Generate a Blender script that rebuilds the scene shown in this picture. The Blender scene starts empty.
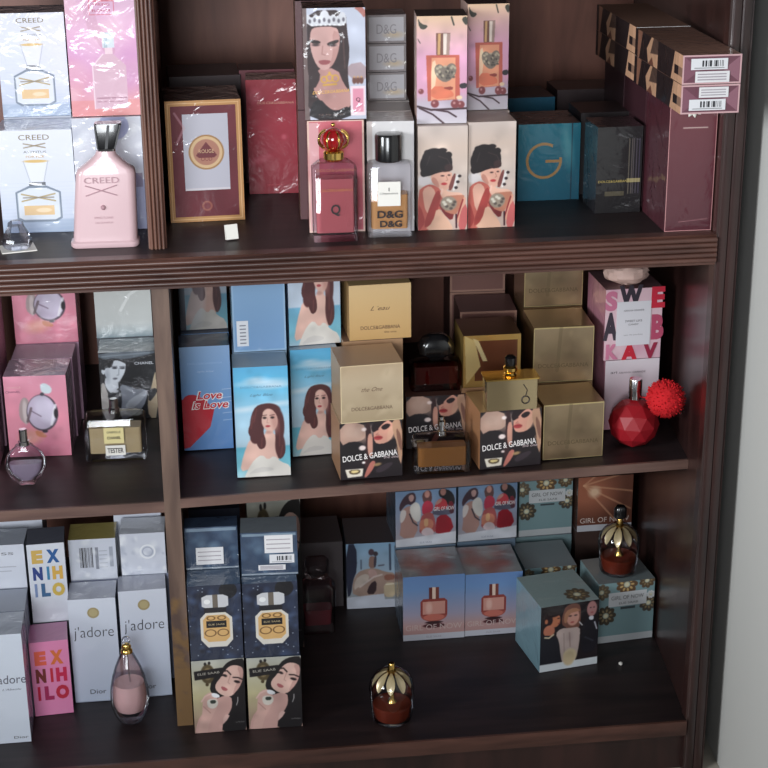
import bpy, bmesh, math, random
import numpy as np
from mathutils import Matrix, Vector
# ------------------------------------------------------------------ camera, light, exposure
SC = bpy.context.scene
COL = SC.collection
cam_d = bpy.data.cameras.new('camera')
cam_d.sensor_width = 36.0
cam_d.lens = 36.0 * 1673.43 / 768
cam_d.clip_start = 0.05
cam = bpy.data.objects.new('camera', cam_d); COL.objects.link(cam)
RX = Vector((0.99266, -0.12058, -0.00926)); DN = Vector((-0.05127, -0.3502, -0.93527)); FW = Vector((0.10953, 0.92888, -0.35382))
cam.matrix_world = Matrix(((RX.x, -DN.x, -FW.x, 0), (RX.y, -DN.y, -FW.y, -1.85), (RX.z, -DN.z, -FW.z, 1.32), (0, 0, 0, 1)))
SC.camera = cam
W = bpy.data.worlds.new('shop_ambient'); SC.world = W; W.use_nodes = True
W.node_tree.nodes['Background'].inputs[0].default_value = (0.80, 0.88, 1.0, 1)
W.node_tree.nodes['Background'].inputs[1].default_value = 0.075
def area(name, loc, target, sx, sy, power, col):
    l = bpy.data.lights.new(name, 'AREA'); l.shape = 'RECTANGLE'; l.size = sx; l.size_y = sy
    l.energy = power; l.color = col
    o = bpy.data.objects.new(name, l); COL.objects.link(o); o.location = loc
    o.rotation_euler = (Vector(target) - Vector(loc)).to_track_quat('-Z', 'Y').to_euler()
    return o
area('shop_door_daylight', (-0.62, -2.5, 1.25), (-0.42, 0.1, 0.93), 1.1, 0.9, 9.3, (0.92, 0.96, 1.0)).data.spread = math.radians(54)
area('wall_fill_light', (-2.3, -1.7, 1.45), (0.69, -.55, 0.9), 0.9, 0.9, 13, (0.93, 0.97, 1.0)).data.spread = math.radians(50)  # added fill lamp from the left, aimed at the right wall to brighten it
SC.view_settings.view_transform = 'Standard'; SC.view_settings.look = 'None'
SC.view_settings.exposure = -0.26; SC.view_settings.gamma = 1.0; SC.view_settings.use_curve_mapping = False

# ------------------------------------------------------------------ helpers
def lin(c):
    c = np.asarray(c, float); c = np.where(c > 1.001, c, c)
    return np.where(c <= 0.04045, c / 12.92, ((c + 0.055) / 1.055) ** 2.4)
def C3(*c): return tuple(x / 255 for x in c)
def nt(name):
    m = bpy.data.materials.new(name); m.use_nodes = True
    return m, m.node_tree, m.node_tree.nodes['Principled BSDF']
def pmat(name, rgb, rough=.5, metal=0, coat=0, bump=0, bscale=60, **kw):
    m, t, p = nt(name)
    p.inputs['Base Color'].default_value = (*lin(C3(*rgb)), 1); p.inputs['Roughness'].default_value = rough
    p.inputs['Metallic'].default_value = metal; p.inputs['Coat Weight'].default_value = coat
    for k, v in kw.items(): p.inputs[k].default_value = v
    if bump:
        tc = t.nodes.new('ShaderNodeTexCoord'); n = t.nodes.new('ShaderNodeTexNoise'); n.inputs['Scale'].default_value = bscale
        b = t.nodes.new('ShaderNodeBump'); b.inputs['Strength'].default_value = bump; b.inputs['Distance'].default_value = .002
        t.links.new(tc.outputs['Object'], n.inputs['Vector']); t.links.new(n.outputs['Fac'], b.inputs['Height']); t.links.new(b.outputs['Normal'], p.inputs['Normal'])
    return m
def attr_mat(name, rough, metal=0, coat=0, crough=.1, bump=0, bscale=30):
    m, t, p = nt(name)
    a = t.nodes.new('ShaderNodeAttribute'); a.attribute_name = 'Col'
    t.links.new(a.outputs['Color'], p.inputs['Base Color'])
    p.inputs['Roughness'].default_value = rough; p.inputs['Metallic'].default_value = metal
    p.inputs['Coat Weight'].default_value = coat; p.inputs['Coat Roughness'].default_value = crough
    if bump:
        tc = t.nodes.new('ShaderNodeTexCoord'); n = t.nodes.new('ShaderNodeTexNoise')
        n.inputs['Scale'].default_value = bscale; n.inputs['Detail'].default_value = 3; n.inputs['Distortion'].default_value = .8
        b = t.nodes.new('ShaderNodeBump'); b.inputs['Strength'].default_value = bump; b.inputs['Distance'].default_value = .004
        t.links.new(tc.outputs['Object'], n.inputs['Vector']); t.links.new(n.outputs['Fac'], b.inputs['Height'])
        t.links.new(b.outputs['Normal'], p.inputs['Coat Normal'])
    return m
def wood(name, c1, c2, scale, rough=.42, coat=.25, wear=None, floor=.0):
    m, t, p = nt(name); L = t.links.new
    tc = t.nodes.new('ShaderNodeTexCoord'); mp = t.nodes.new('ShaderNodeMapping'); mp.inputs['Scale'].default_value = scale
    n = t.nodes.new('ShaderNodeTexNoise'); n.inputs['Scale'].default_value = 9; n.inputs['Detail'].default_value = 6; n.inputs['Distortion'].default_value = .6
    r = t.nodes.new('ShaderNodeValToRGB'); r.color_ramp.elements[0].position = .35; r.color_ramp.elements[1].position = .68
    r.color_ramp.elements[0].color = (*lin(C3(*c1)), 1); r.color_ramp.elements[1].color = (*lin(C3(*c2)), 1)
    L(tc.outputs['Object'], mp.inputs['Vector']); L(mp.outputs['Vector'], n.inputs['Vector']); L(n.outputs['Fac'], r.inputs['Fac'])
    out = r.outputs['Color']
    if wear:
        zlo, zhi, wc = wear
        sx = t.nodes.new('ShaderNodeSeparateXYZ'); L(tc.outputs['Object'], sx.inputs[0])
        mr = t.nodes.new('ShaderNodeMapRange'); mr.inputs[1].default_value = zhi; mr.inputs[2].default_value = zlo
        n2 = t.nodes.new('ShaderNodeTexNoise'); n2.inputs['Scale'].default_value = 55; n2.inputs['Detail'].default_value = 4
        L(tc.outputs['Object'], n2.inputs['Vector'])
        ad = t.nodes.new('ShaderNodeMath'); ad.operation = 'MULTIPLY_ADD'; L(sx.outputs['Z'], mr.inputs[0])
        L(mr.outputs[0], ad.inputs[0]); ad.inputs[1].default_value = .55; L(n2.outputs['Fac'], ad.inputs[2])
        r2 = t.nodes.new('ShaderNodeValToRGB'); r2.color_ramp.elements[0].position = .68; r2.color_ramp.elements[1].position = .86
        r2.color_ramp.elements[0].color = (0, 0, 0, 1); r2.color_ramp.elements[1].color = (1, 1, 1, 1)
        L(ad.outputs[0], r2.inputs['Fac'])
        mx = t.nodes.new('ShaderNodeMix'); mx.data_type = 'RGBA'; L(r2.outputs['Color'], mx.inputs[0]); L(out, mx.inputs[6])
        mx.inputs[7].default_value = (*lin(C3(*wc)), 1); out = mx.outputs[2]
    L(out, p.inputs['Base Color'])
    p.inputs['Roughness'].default_value = rough; p.inputs['Coat Weight'].default_value = coat; p.inputs['Coat Roughness'].default_value = .3
    b = t.nodes.new('ShaderNodeBump'); b.inputs['Strength'].default_value = .12; b.inputs['Distance'].default_value = .001
    L(n.outputs['Fac'], b.inputs['Height']); L(b.outputs['Normal'], p.inputs['Normal'])
    return m
M = dict(
    carton=attr_mat('printed_carton', .5, 0, .25, .3),
    film=attr_mat('printed_carton_in_film', .5, 0, .9, .12, .9, 26),
    crinkle=attr_mat('printed_carton_in_loose_film', .5, 0, 1, .1, 1.0, 38),
    foil=attr_mat('metallic_carton', .33, .75, .3, .2, .2, 20),
    paper=attr_mat('paper_sticker', .6),
    wood_h=wood('dark_stained_wood_rail', (58, 34, 28), (96, 62, 52), (.6, 5, 5)),
    wood_v=wood('dark_stained_wood_upright', (62, 38, 33), (112, 76, 62), (5, 5, .6)),
    wood_f=wood('brown_wood_edge', (84, 60, 54), (116, 88, 78), (.7, 5, 5), .5),
    wood_d=wood('brown_wood_divider', (88, 68, 60), (124, 100, 86), (5, 5, .7), .5, .2, (.10, .36, (124, 94, 60))),
    wood_s=wood('dark_wood_shelf_top', (28, 18, 20), (46, 32, 32), (.8, 6, 6), .5, .0),
    wood_b=wood('red_brown_back_panel', (122, 80, 68), (156, 104, 88), (3, 3, .5), .5, .1),
    wood_p=wood('dark_red_side_panel', (36, 20, 19), (60, 36, 33), (3, 3, .5), .3, .4),
    wall=pmat('grey_wall_paint', (192, 191, 187), .7, bump=.1, bscale=40),
    floor=pmat('pale_floor_tile', (176, 168, 156), .35, bump=.08),
    silver=pmat('polished_silver', (215, 215, 218), .18, 1),
    gold=pmat('polished_gold', (226, 186, 104), .22, 1),
    petal=pmat('satin_gold_petal', (240, 220, 170), .3, .25),
    blackgloss=pmat('black_gloss_plastic', (18, 17, 19), .22, coat=.5),
    pinklac=pmat('pale_pink_lacquer', (210, 178, 182), .34, coat=.4),
    ink=pmat('dark_ink', (40, 30, 32), .5), inkpink=pmat('mauve_engraving', (172, 134, 142), .5), inkgold=pmat('gold_ink', (200, 130, 90), .4, .5),
    labelw=pmat('white_label_paper', (232, 228, 220), .6), labely=pmat('yellow_label_paper', (222, 208, 150), .55),
    pom=pmat('red_yarn', (206, 22, 32), .9, bump=.8, bscale=200),
    crump=pmat('crumpled_pale_tissue', (232, 196, 184), .6, bump=.6, bscale=60),
)
def glass(name, rgb=(255, 255, 255), rough=.03, edge=.72):
    """thin clear glass: see-through with fresnel reflections, tinted towards its rims"""
    m = bpy.data.materials.new(name); m.use_nodes = True; t = m.node_tree; t.nodes.clear(); L = t.links.new
    out = t.nodes.new('ShaderNodeOutputMaterial'); mx = t.nodes.new('ShaderNodeMixShader'); tr = t.nodes.new('ShaderNodeBsdfTransparent'); gl = t.nodes.new('ShaderNodeBsdfGlossy')
    lw = t.nodes.new('ShaderNodeLayerWeight'); lw.inputs['Blend'].default_value = .42; cr = t.nodes.new('ShaderNodeValToRGB'); fr = t.nodes.new('ShaderNodeFresnel'); fr.inputs['IOR'].default_value = 1.5
    c = lin(C3(*rgb)); cr.color_ramp.elements[0].color = (*c, 1); cr.color_ramp.elements[0].position = .35; cr.color_ramp.elements[1].color = (*(c * edge), 1)
    L(lw.outputs['Facing'], cr.inputs['Fac']); L(cr.outputs['Color'], tr.inputs['Color']); gl.inputs['Roughness'].default_value = rough
    ad = t.nodes.new('ShaderNodeMath'); ad.operation = 'MULTIPLY_ADD'; L(fr.outputs[0], ad.inputs[0]); ad.inputs[1].default_value = .7; ad.inputs[2].default_value = .02
    L(ad.outputs[0], mx.inputs[0]); L(tr.outputs[0], mx.inputs[1]); L(gl.outputs[0], mx.inputs[2]); L(mx.outputs[0], out.inputs['Surface'])
    return m
M.update(glass=glass('clear_glass', (240, 240, 244)), g_pink=glass('pink_glass', (246, 224, 224)), g_red=pmat('deep_red_glass', (158, 22, 34), .5),
    g_dred=glass('dark_red_glass', (170, 90, 84)), g_smoke=glass('smoky_glass', (228, 218, 220), .12, .8), g_mir=pmat('gold_mirror_glass', (196, 176, 138), .12, .85))
def liquid(name, rgb, a=.1):
    return pmat(name, rgb, .12, **{'Transmission Weight': a, 'IOR': 1.33})
M.update(l_pink=liquid('pink_perfume', (240, 196, 192)), l_rose=liquid('rose_perfume', (206, 116, 120)), l_amber=liquid('amber_perfume', (236, 178, 120)),
    l_gold=liquid('pale_gold_perfume', (206, 184, 140)), l_brown=liquid('brown_gold_perfume', (150, 100, 52)), l_lilac=liquid('lilac_perfume', (150, 134, 152)),
    l_ruby=liquid('ruby_perfume', (126, 52, 34)), l_plum=liquid('plum_perfume', (132, 66, 74)))

def tag(o, label=None, cat=None, group=None, kind=None):
    for k, v in (('label', label), ('category', cat), ('group', group), ('kind', kind)):
        if v: o[k] = v
    return o
def empty(name, loc, rz=0):
    o = bpy.data.objects.new(name, None); COL.objects.link(o); o.location = loc; o.rotation_euler = (0, 0, math.radians(rz)); o.empty_display_size = .02
    return o
class MB:
    """collects geometry with per-face colour and material"""
    def __init__(s): s.v = []; s.f = []; s.c = []; s.m = []; s.n = 0; s.mats = []
    def mi(s, m):
        if m not in s.mats: s.mats.append(m)
        return s.mats.index(m)
    def add(s, verts, faces, col=(1, 1, 1), mat=None):
        b = s.n; s.v.extend(tuple(map(float, p)) for p in verts); s.n += len(verts); k = s.mi(mat)
        arr = isinstance(col, np.ndarray)
        lc = None if arr else tuple(lin(col))
        for i, f in enumerate(faces):
            s.f.append([b + j for j in f]); s.c.append(tuple(col[i]) if arr else lc); s.m.append(k)
    def box(s, x0, y0, z0, x1, y1, z1, col=(1, 1, 1), mat=None):
        v = [(x0, y0, z0), (x1, y0, z0), (x1, y1, z0), (x0, y1, z0), (x0, y0, z1), (x1, y0, z1), (x1, y1, z1), (x0, y1, z1)]
        s.add(v, [(3, 2, 1, 0), (4, 5, 6, 7), (0, 1, 5, 4), (1, 2, 6, 5), (2, 3, 7, 6), (3, 0, 4, 7)], col, mat)
    def grid(s, o, ux, uv, w, arr, mat):
        """canvas array painted on the rectangle from o along ux (width w) and uv"""
        ny, nx = arr.shape[:2]; st = w / nx
        o = np.array(o, float); ux = np.array(ux, float); uv = np.array(uv, float)
        I, J = np.meshgrid(np.arange(nx + 1), np.arange(ny + 1))
        P = o + I[..., None] * st * ux + J[..., None] * st * uv
        idx = (J * (nx + 1) + I)[:-1, :-1].ravel()
        F = np.stack([idx, idx + 1, idx + nx + 2, idx + nx + 1], 1)
        s.add(P.reshape(-1, 3), F.tolist(), lin(arr).reshape(-1, 3), mat)
    def build(s, name, parent=None, smooth=None, loc=None, bevel=0):
        me = bpy.data.meshes.new(name); me.from_pydata(s.v, [], s.f)
        for m in s.mats: me.materials.append(m)
        me.polygons.foreach_set('material_index', s.m)
        cnt = np.empty(len(s.f), int); me.polygons.foreach_get('loop_total', cnt)
        ca = me.color_attributes.new('Col', 'FLOAT_COLOR', 'CORNER')
        cc = np.ones((len(s.f), 4)); cc[:, :3] = np.array(s.c); ca.data.foreach_set('color', np.repeat(cc, cnt, axis=0).ravel())
        if smooth is not None:
            me.shade_smooth(); me.set_sharp_from_angle(angle=math.radians(smooth))
        me.update()
        o = bpy.data.objects.new(name, me); COL.objects.link(o)
        if parent: o.parent = parent
        if loc: o.location = loc
        if bevel:
            b = o.modifiers.new('bevel', 'BEVEL'); b.width = bevel; b.segments = 2; b.limit_method = 'ANGLE'
        return o
_txt = {}
def text_geo(s, shear=0, bold=0):
    k = (s, shear, bold)
    if k not in _txt:
        c = bpy.data.curves.new('lettering', 'FONT'); c.body = s; c.shear = shear; c.offset = bold; c.resolution_u = 3
        o = bpy.data.objects.new('lettering', c); COL.objects.link(o)
        bpy.context.view_layer.update()
        me = bpy.data.meshes.new_from_object(o.evaluated_get(bpy.context.evaluated_depsgraph_get()))
        V = np.array([v.co[:2] for v in me.vertices]); F = [tuple(p.vertices) for p in me.polygons]
        bpy.data.objects.remove(o); bpy.data.curves.remove(c); bpy.data.meshes.remove(me)
        V = V - V.min(0); _txt[k] = (V, F)
    return _txt[k]
def put_text(mb, s, cx, cz, w, h, y, col, mat, shear=0, bold=0, rot=0, front=True):
    """letters filling w x h, centred at (cx, cz), in the plane y, facing -y"""
    V, F = text_geo(s, shear, bold)
    q = V / V.max(0) - .5; q = q * (w, h); a = math.radians(rot)
    q = np.stack([q[:, 0] * math.cos(a) - q[:, 1] * math.sin(a), q[:, 0] * math.sin(a) + q[:, 1] * math.cos(a)], 1)
    P = [(cx + p[0], y, cz + p[1]) for p in q]
    mb.add(P, F, col, mat)

# ------------------------------------------------------------------ painter: prints for the cartons
class Cv:
    def __init__(s, V, n, bg):
        s.V = V; s.nx = n; s.ny = max(2, int(round(n * V))); s.px = 1 / n; s.t = []
        s.U, s.W = np.meshgrid((np.arange(s.nx) + .5) / n, (np.arange(s.ny) + .5) / n)
        s.A = np.ones((s.ny, s.nx, 3)) * np.array(C3(*bg))
    def b(s, m, col, a=1):
        m = (np.clip(m, 0, 1) * a)[..., None]; s.A = s.A * (1 - m) + np.array(C3(*col)) * m
    def grad(s, stops, v0=0, v1=None):
        v1 = s.V if v1 is None else v1
        xs = [v0 + (v1 - v0) * k[0] for k in stops]; G = np.stack([np.interp(s.W, xs, [k[1][i] / 255 for k in stops]) for i in range(3)], -1)
        m = ((s.W >= v0) & (s.W <= v1))[..., None]; s.A = np.where(m, G, s.A)
    def rect(s, u0, v0, u1, v1, col, a=1): s.b(((s.U > u0) & (s.U < u1) & (s.W > v0) & (s.W < v1)).astype(float), col, a)
    def frame(s, u0, v0, u1, v1, t, col, a=1):
        o = (s.U > u0) & (s.U < u1) & (s.W > v0) & (s.W < v1); i = (s.U > u0 + t) & (s.U < u1 - t) & (s.W > v0 + t) & (s.W < v1 - t)
        s.b((o & ~i).astype(float), col, a)
    def ell(s, u, v, ru, rv, col, rot=0, soft=0, a=1):
        c, n = math.cos(math.radians(rot)), math.sin(math.radians(rot)); x = (s.U - u) * c + (s.W - v) * n; y = -(s.U - u) * n + (s.W - v) * c
        d = np.sqrt((x / ru) ** 2 + (y / rv) ** 2); sf = max(soft, s.px)
        s.b(.5 + (1 - d) * min(ru, rv) / sf, col, a)
    def ring(s, u, v, ru, rv, t, col, a=1):
        d = np.sqrt(((s.U - u) / ru) ** 2 + ((s.W - v) / rv) ** 2); s.b(.5 + (t / 2 - np.abs(1 - d) * min(ru, rv)) / s.px, col, a)
    def poly(s, pts, col, a=1):
        acc = np.zeros_like(s.U)
        for dx, dy in ((-.25, -.25), (.25, -.25), (-.25, .25), (.25, .25)):
            x = s.U + dx * s.px; y = s.W + dy * s.px; ins = np.zeros(s.U.shape, bool)
            for (x0, y0), (x1, y1) in zip(pts, pts[1:] + pts[:1]):
                if y0 == y1: continue
                cr = (y0 > y) != (y1 > y); ins ^= cr & (x < (x1 - x0) * (y - y0) / (y1 - y0) + x0)
            acc += ins / 4
        s.b(acc, col, a)
    def line(s, pts, w, col, a=1):
        d = np.full(s.U.shape, 9.)
        for (x0, y0), (x1, y1) in zip(pts, pts[1:]):
            L = (x1 - x0) ** 2 + (y1 - y0) ** 2 + 1e-12; t = np.clip(((s.U - x0) * (x1 - x0) + (s.W - y0) * (y1 - y0)) / L, 0, 1)
            d = np.minimum(d, np.hypot(s.U - x0 - t * (x1 - x0), s.W - y0 - t * (y1 - y0)))
        s.b(.5 + (w / 2 - d) / s.px, col, a)
    def blot(s, seed, n, cols, r0, r1, a=.6, v0=0, v1=None, soft=1):
        rg = random.Random(seed); v1 = s.V if v1 is None else v1
        for _ in range(n):
            r = rg.uniform(r0, r1); s.ell(rg.random(), rg.uniform(v0, v1), r, r * rg.uniform(.5, 1.2), rg.choice(cols), rg.uniform(0, 180), r * soft, a * rg.uniform(.5, 1))
    def m(s, x0, y0, x1, y1): s.q = (x0, y0, x1, y1)
    def X(s, x, y): a, b, c, d = s.q; return ((x - a) / (c - a), (d - y) / (d - b) * s.V)
    def P(s, pts, col, a=1, sm=1):
        for _ in range(sm): pts = [q for p, n in zip(pts, pts[1:] + pts[:1]) for q in ((p[0] * .75 + n[0] * .25, p[1] * .75 + n[1] * .25), (p[0] * .25 + n[0] * .75, p[1] * .25 + n[1] * .75))]
        s.poly([s.X(*p) for p in pts], col, a)
    def E(s, x, y, rx, ry, col, rot=0, soft=0, a=1):
        k = 1 / (s.q[2] - s.q[0]); l = s.V / (s.q[3] - s.q[1]); s.ell(*s.X(x, y), rx * k, ry * l, col, rot, soft * k, a)
    def L(s, pts, w, col, a=1): s.line([s.X(*p) for p in pts], w / (s.q[2] - s.q[0]), col, a)
    def soft(s, n=2):
        rg = random.Random(s.nx + s.ny); F = np.zeros_like(s.U)
        for _ in range(26):
            r = rg.uniform(.05, .16); F += rg.choice((-1, 1)) * .06 * np.exp(-(((s.U - rg.random()) ** 2 + (s.W - rg.random() * s.V) ** 2) / r ** 2))
        s.A = np.clip(s.A * (1 + F[..., None]), 0, 1)
        for _ in range(n):
            B = np.pad(s.A, ((1, 1), (1, 1), (0, 0)), 'edge'); s.A = (B[1:-1, 1:-1] * 4 + B[:-2, 1:-1] + B[2:, 1:-1] + B[1:-1, :-2] + B[1:-1, 2:]) / 8
    def text(s, t, u, v, w, h, col, shear=0, bold=0, rot=0): s.t.append((t, u, v, w, h, C3(*col), shear, bold, rot))
    def barcode(s, u0, v0, u1, v1, seed=1):
        rg = random.Random(seed); u = u0
        while u < u1:
            k = rg.uniform(.006, .02); s.rect(u, v0, min(u + k, u1), v1, (50, 50, 56)); u += k + rg.uniform(.006, .02)
    def face(s, x, y, r, skin, hair, rot=0, lips=(178, 78, 84), brow=(60, 38, 34), dark=(0, 0, 0), side=1):
        """a head: skin oval with shading of the printed photograph, brows, eyes, nose, lips"""
        a = math.radians(rot); ca, sa = math.cos(a), math.sin(a)
        def P(px, py): return (x + r * (px * ca - py * sa), y + r * (px * sa + py * ca))
        s.ell(x, y, r * .78, r * 1.08, skin, rot, r * .08)
        q = P(.42 * side, -.1); s.ell(*q, r * .35, r * .8, tuple(int(k * .78) for k in skin), rot, r * .5, .6)
        q = P(0, -.75); s.ell(*q, r * .4, r * .3, skin, rot, r * .1)
        for k in (-1, 1):
            q = P(.34 * k, .18); s.ell(*q, r * .15, r * .06, (70, 50, 50), rot, r * .05, .9)
            s.line([P(.16 * k, .34), P(.36 * k, .42), P(.56 * k, .34)], r * .09, brow, .85)
        s.line([P(.06, .1), P(.12, -.22), P(-.04, -.26)], r * .06, tuple(int(k * .74) for k in skin), .8)
        q = P(0, -.52); s.ell(*q, r * .26, r * .1, lips, rot, r * .05)
    def bottle(s, u, v, w, h, body, cap, edge, capw=.4, caph=.35):
        s.rect(u - w / 2, v, u + w / 2, v + h, edge); s.rect(u - w / 2 + .02, v + .02, u + w / 2 - .02, v + h - .02, body)
        s.rect(u - w * capw / 2, v + h, u + w * capw / 2, v + h * (1 + caph), cap); s.rect(u + w * capw * .1, v + h, u + w * capw / 3, v + h * (1 + caph), (240, 230, 225))
# ------------------------------------------------------------------ the prints, one function per kind of carton
DG = 'DOLCE&GABBANA'
def d_white_bottle(V):
    c = Cv(V, 100, (214, 219, 232)); c.grad([(0, (150, 166, 190)), (.12, (166, 180, 202)), (.14, (196, 204, 222)), (.4, (212, 217, 230)), (1, (222, 224, 234))])
    for i in range(14): c.line([(0, .02 + i * .05), (1, .03 + i * .05 + (i % 3) * .004)], .006, (176, 188, 208), .5 if i < 7 else .2)
    c.text('CREED', .5, V * .93, .4, .07, (132, 116, 88)); c.line([(.36, V * .87), (.64, V * .83)], .014, (140, 122, 92)); c.line([(.36, V * .83), (.64, V * .87)], .014, (140, 122, 92))
    c.text('AVENTUS', .5, V * .79, .3, .03, (110, 110, 110)); c.text('FOR HER', .5, V * .745, .24, .03, (200, 160, 90))
    c.poly([(.34, V * .70), (.66, V * .70), (.6, V * .5), (.4, V * .5)], (226, 228, 234)); c.ell(.5, V * .70, .16, .02, (214, 178, 110))
    c.line([(.34, V * .7), (.41, V * .5)], .01, (170, 176, 190)); c.line([(.66, V * .7), (.59, V * .5)], .01, (170, 176, 190))
    c.rect(.39, V * .46, .61, V * .5, (96, 100, 108)); c.rect(.44, V * .465, .56, V * .49, (190, 190, 196))
    c.poly([(.2, V * .4), (.38, V * .46), (.62, V * .46), (.8, V * .4), (.8, V * .14), (.72, V * .105), (.28, V * .105), (.2, V * .14)], (120, 132, 148))
    c.poly([(.225, V * .39), (.39, V * .44), (.61, V * .44), (.775, V * .39), (.775, V * .15), (.7, V * .125), (.3, V * .125), (.225, V * .15)], (216, 221, 230))
    c.line([(.28, V * .38), (.72, V * .31)], .018, (170, 148, 100)); c.line([(.28, V * .31), (.72, V * .38)], .018, (170, 148, 100)); c.line([(.3, V * .345), (.7, V * .345)], .014, (130, 120, 108))
    c.rect(.3, V * .175, .7, V * .265, (224, 190, 142)); c.ell(.56, V * .22, .1, .03, (240, 214, 180))
    return c
def d_pink_bottle(V):
    c = Cv(V, 100, (222, 168, 196)); c.grad([(0, (222, 150, 150)), (.25, (220, 160, 180)), (.5, (212, 150, 196)), (.7, (226, 176, 206)), (1, (214, 176, 200))])
    c.blot(4, 26, [(232, 190, 214), (206, 140, 190), (240, 206, 214), (222, 160, 170), (200, 160, 190)], .08, .26, .5, soft=1.2)
    c.line([(.3, V), (.38, V * .75), (.6, V * .55)], .16, (190, 140, 160), .35); c.rect(0, 0, 1, V * .13, (226, 140, 136), .5)
    c.poly([(.34, V * .06), (.34, V * .42), (.5, V * .52), (.64, V * .52), (.82, V * .42), (.82, V * .06)], (214, 176, 192)); c.line([(.34, V * .06), (.34, V * .42), (.5, V * .52)], .016, (240, 216, 226))
    c.rect(.5, V * .57, .67, V * .7, (212, 220, 228)); c.rect(.52, V * .57, .57, V * .7, (176, 190, 200)); c.rect(.53, V * .52, .64, V * .57, (236, 206, 216))
    c.frame(.34, V * .84, .7, V * .96, .014, (206, 96, 116)); c.text('SPRING', .52, V * .925, .24, .035, (190, 80, 100)); c.text('FLOWER', .52, V * .875, .26, .035, (190, 80, 100)); c.line([(.38, V * .15), (.8, V * .15)], .012, (150, 100, 120)); c.line([(.38, V * .12), (.74, V * .12)], .01, (160, 110, 130))
    return c
def d_silver_back(V):
    c = Cv(V, 90, (206, 208, 218)); c.blot(9, 60, [(238, 240, 244), (180, 184, 200), (225, 226, 232), (196, 200, 214)], .03, .12, .8)
    c.ell(.6, V * .92, .22, V * .12, (162, 166, 200)); c.poly([(.25, 0), (.25, V * .42), (.5, V * .6), (.72, V * .6), (1, V * .44), (1, 0)], (170, 174, 206)); c.rect(.3, V * .38, .98, V * .5, (120, 104, 128), .6)  # lavender shape: cast shadow of the pink bottle, painted onto the carton
    return c
def d_maroon(V):
    c = Cv(V, 100, (112, 34, 46)); c.blot(3, 14, [(150, 60, 72), (96, 24, 36)], .1, .3, .3); c.frame(0, 0, 1, V, .07, (206, 150, 92)); c.frame(.03, .03, .97, V - .03, .014, (240, 196, 140))
    c.rect(.22, V * .26, .82, V * .89, (206, 204, 216)); c.rect(.22, V * .26, .82, V * .28, (230, 224, 230))
    for r, k in ((.235, (176, 128, 76)), (.215, (232, 196, 150)), (.175, (190, 132, 110))): c.ell(.52, V * .575, r, r, k)
    c.poly([(.38, V * .55), (.52, V * .66), (.66, V * .55), (.62, V * .53), (.42, V * .53)], (120, 50, 56)); c.text('ROUGE', .52, V * .585, .2, .05, (230, 190, 150)); c.text('OUD', .52, V * .52, .15, .05, (140, 70, 66))
    c.ell(.5, V * .13, .07, .07, (160, 90, 76)); c.ell(.5, V * .13, .045, .045, (126, 46, 54)); c.line([(.12, V * .9), (.24, V * .78), (.14, V * .66)], .03, (220, 180, 190), .5)
    return c
def d_red(V):
    c = Cv(V, 80, (168, 22, 48)); c.grad([(0, (150, 16, 40)), (.6, (178, 26, 54)), (1, (160, 24, 46))]); c.text(DG, .55, V * .80, .7, .045, (232, 170, 150), .3)
    c.text('the one', .5, V * .08, .3, .03, (206, 90, 100)); c.ell(.16, V * .86, .12, .14, (214, 110, 120), 0, .1, .6); c.ell(.2, V * .3, .2, .06, (220, 120, 130), 20, .08, .5); c.ell(.7, V * .5, .05, .05, (226, 120, 130), 0, .05, .6)
    return c
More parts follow.
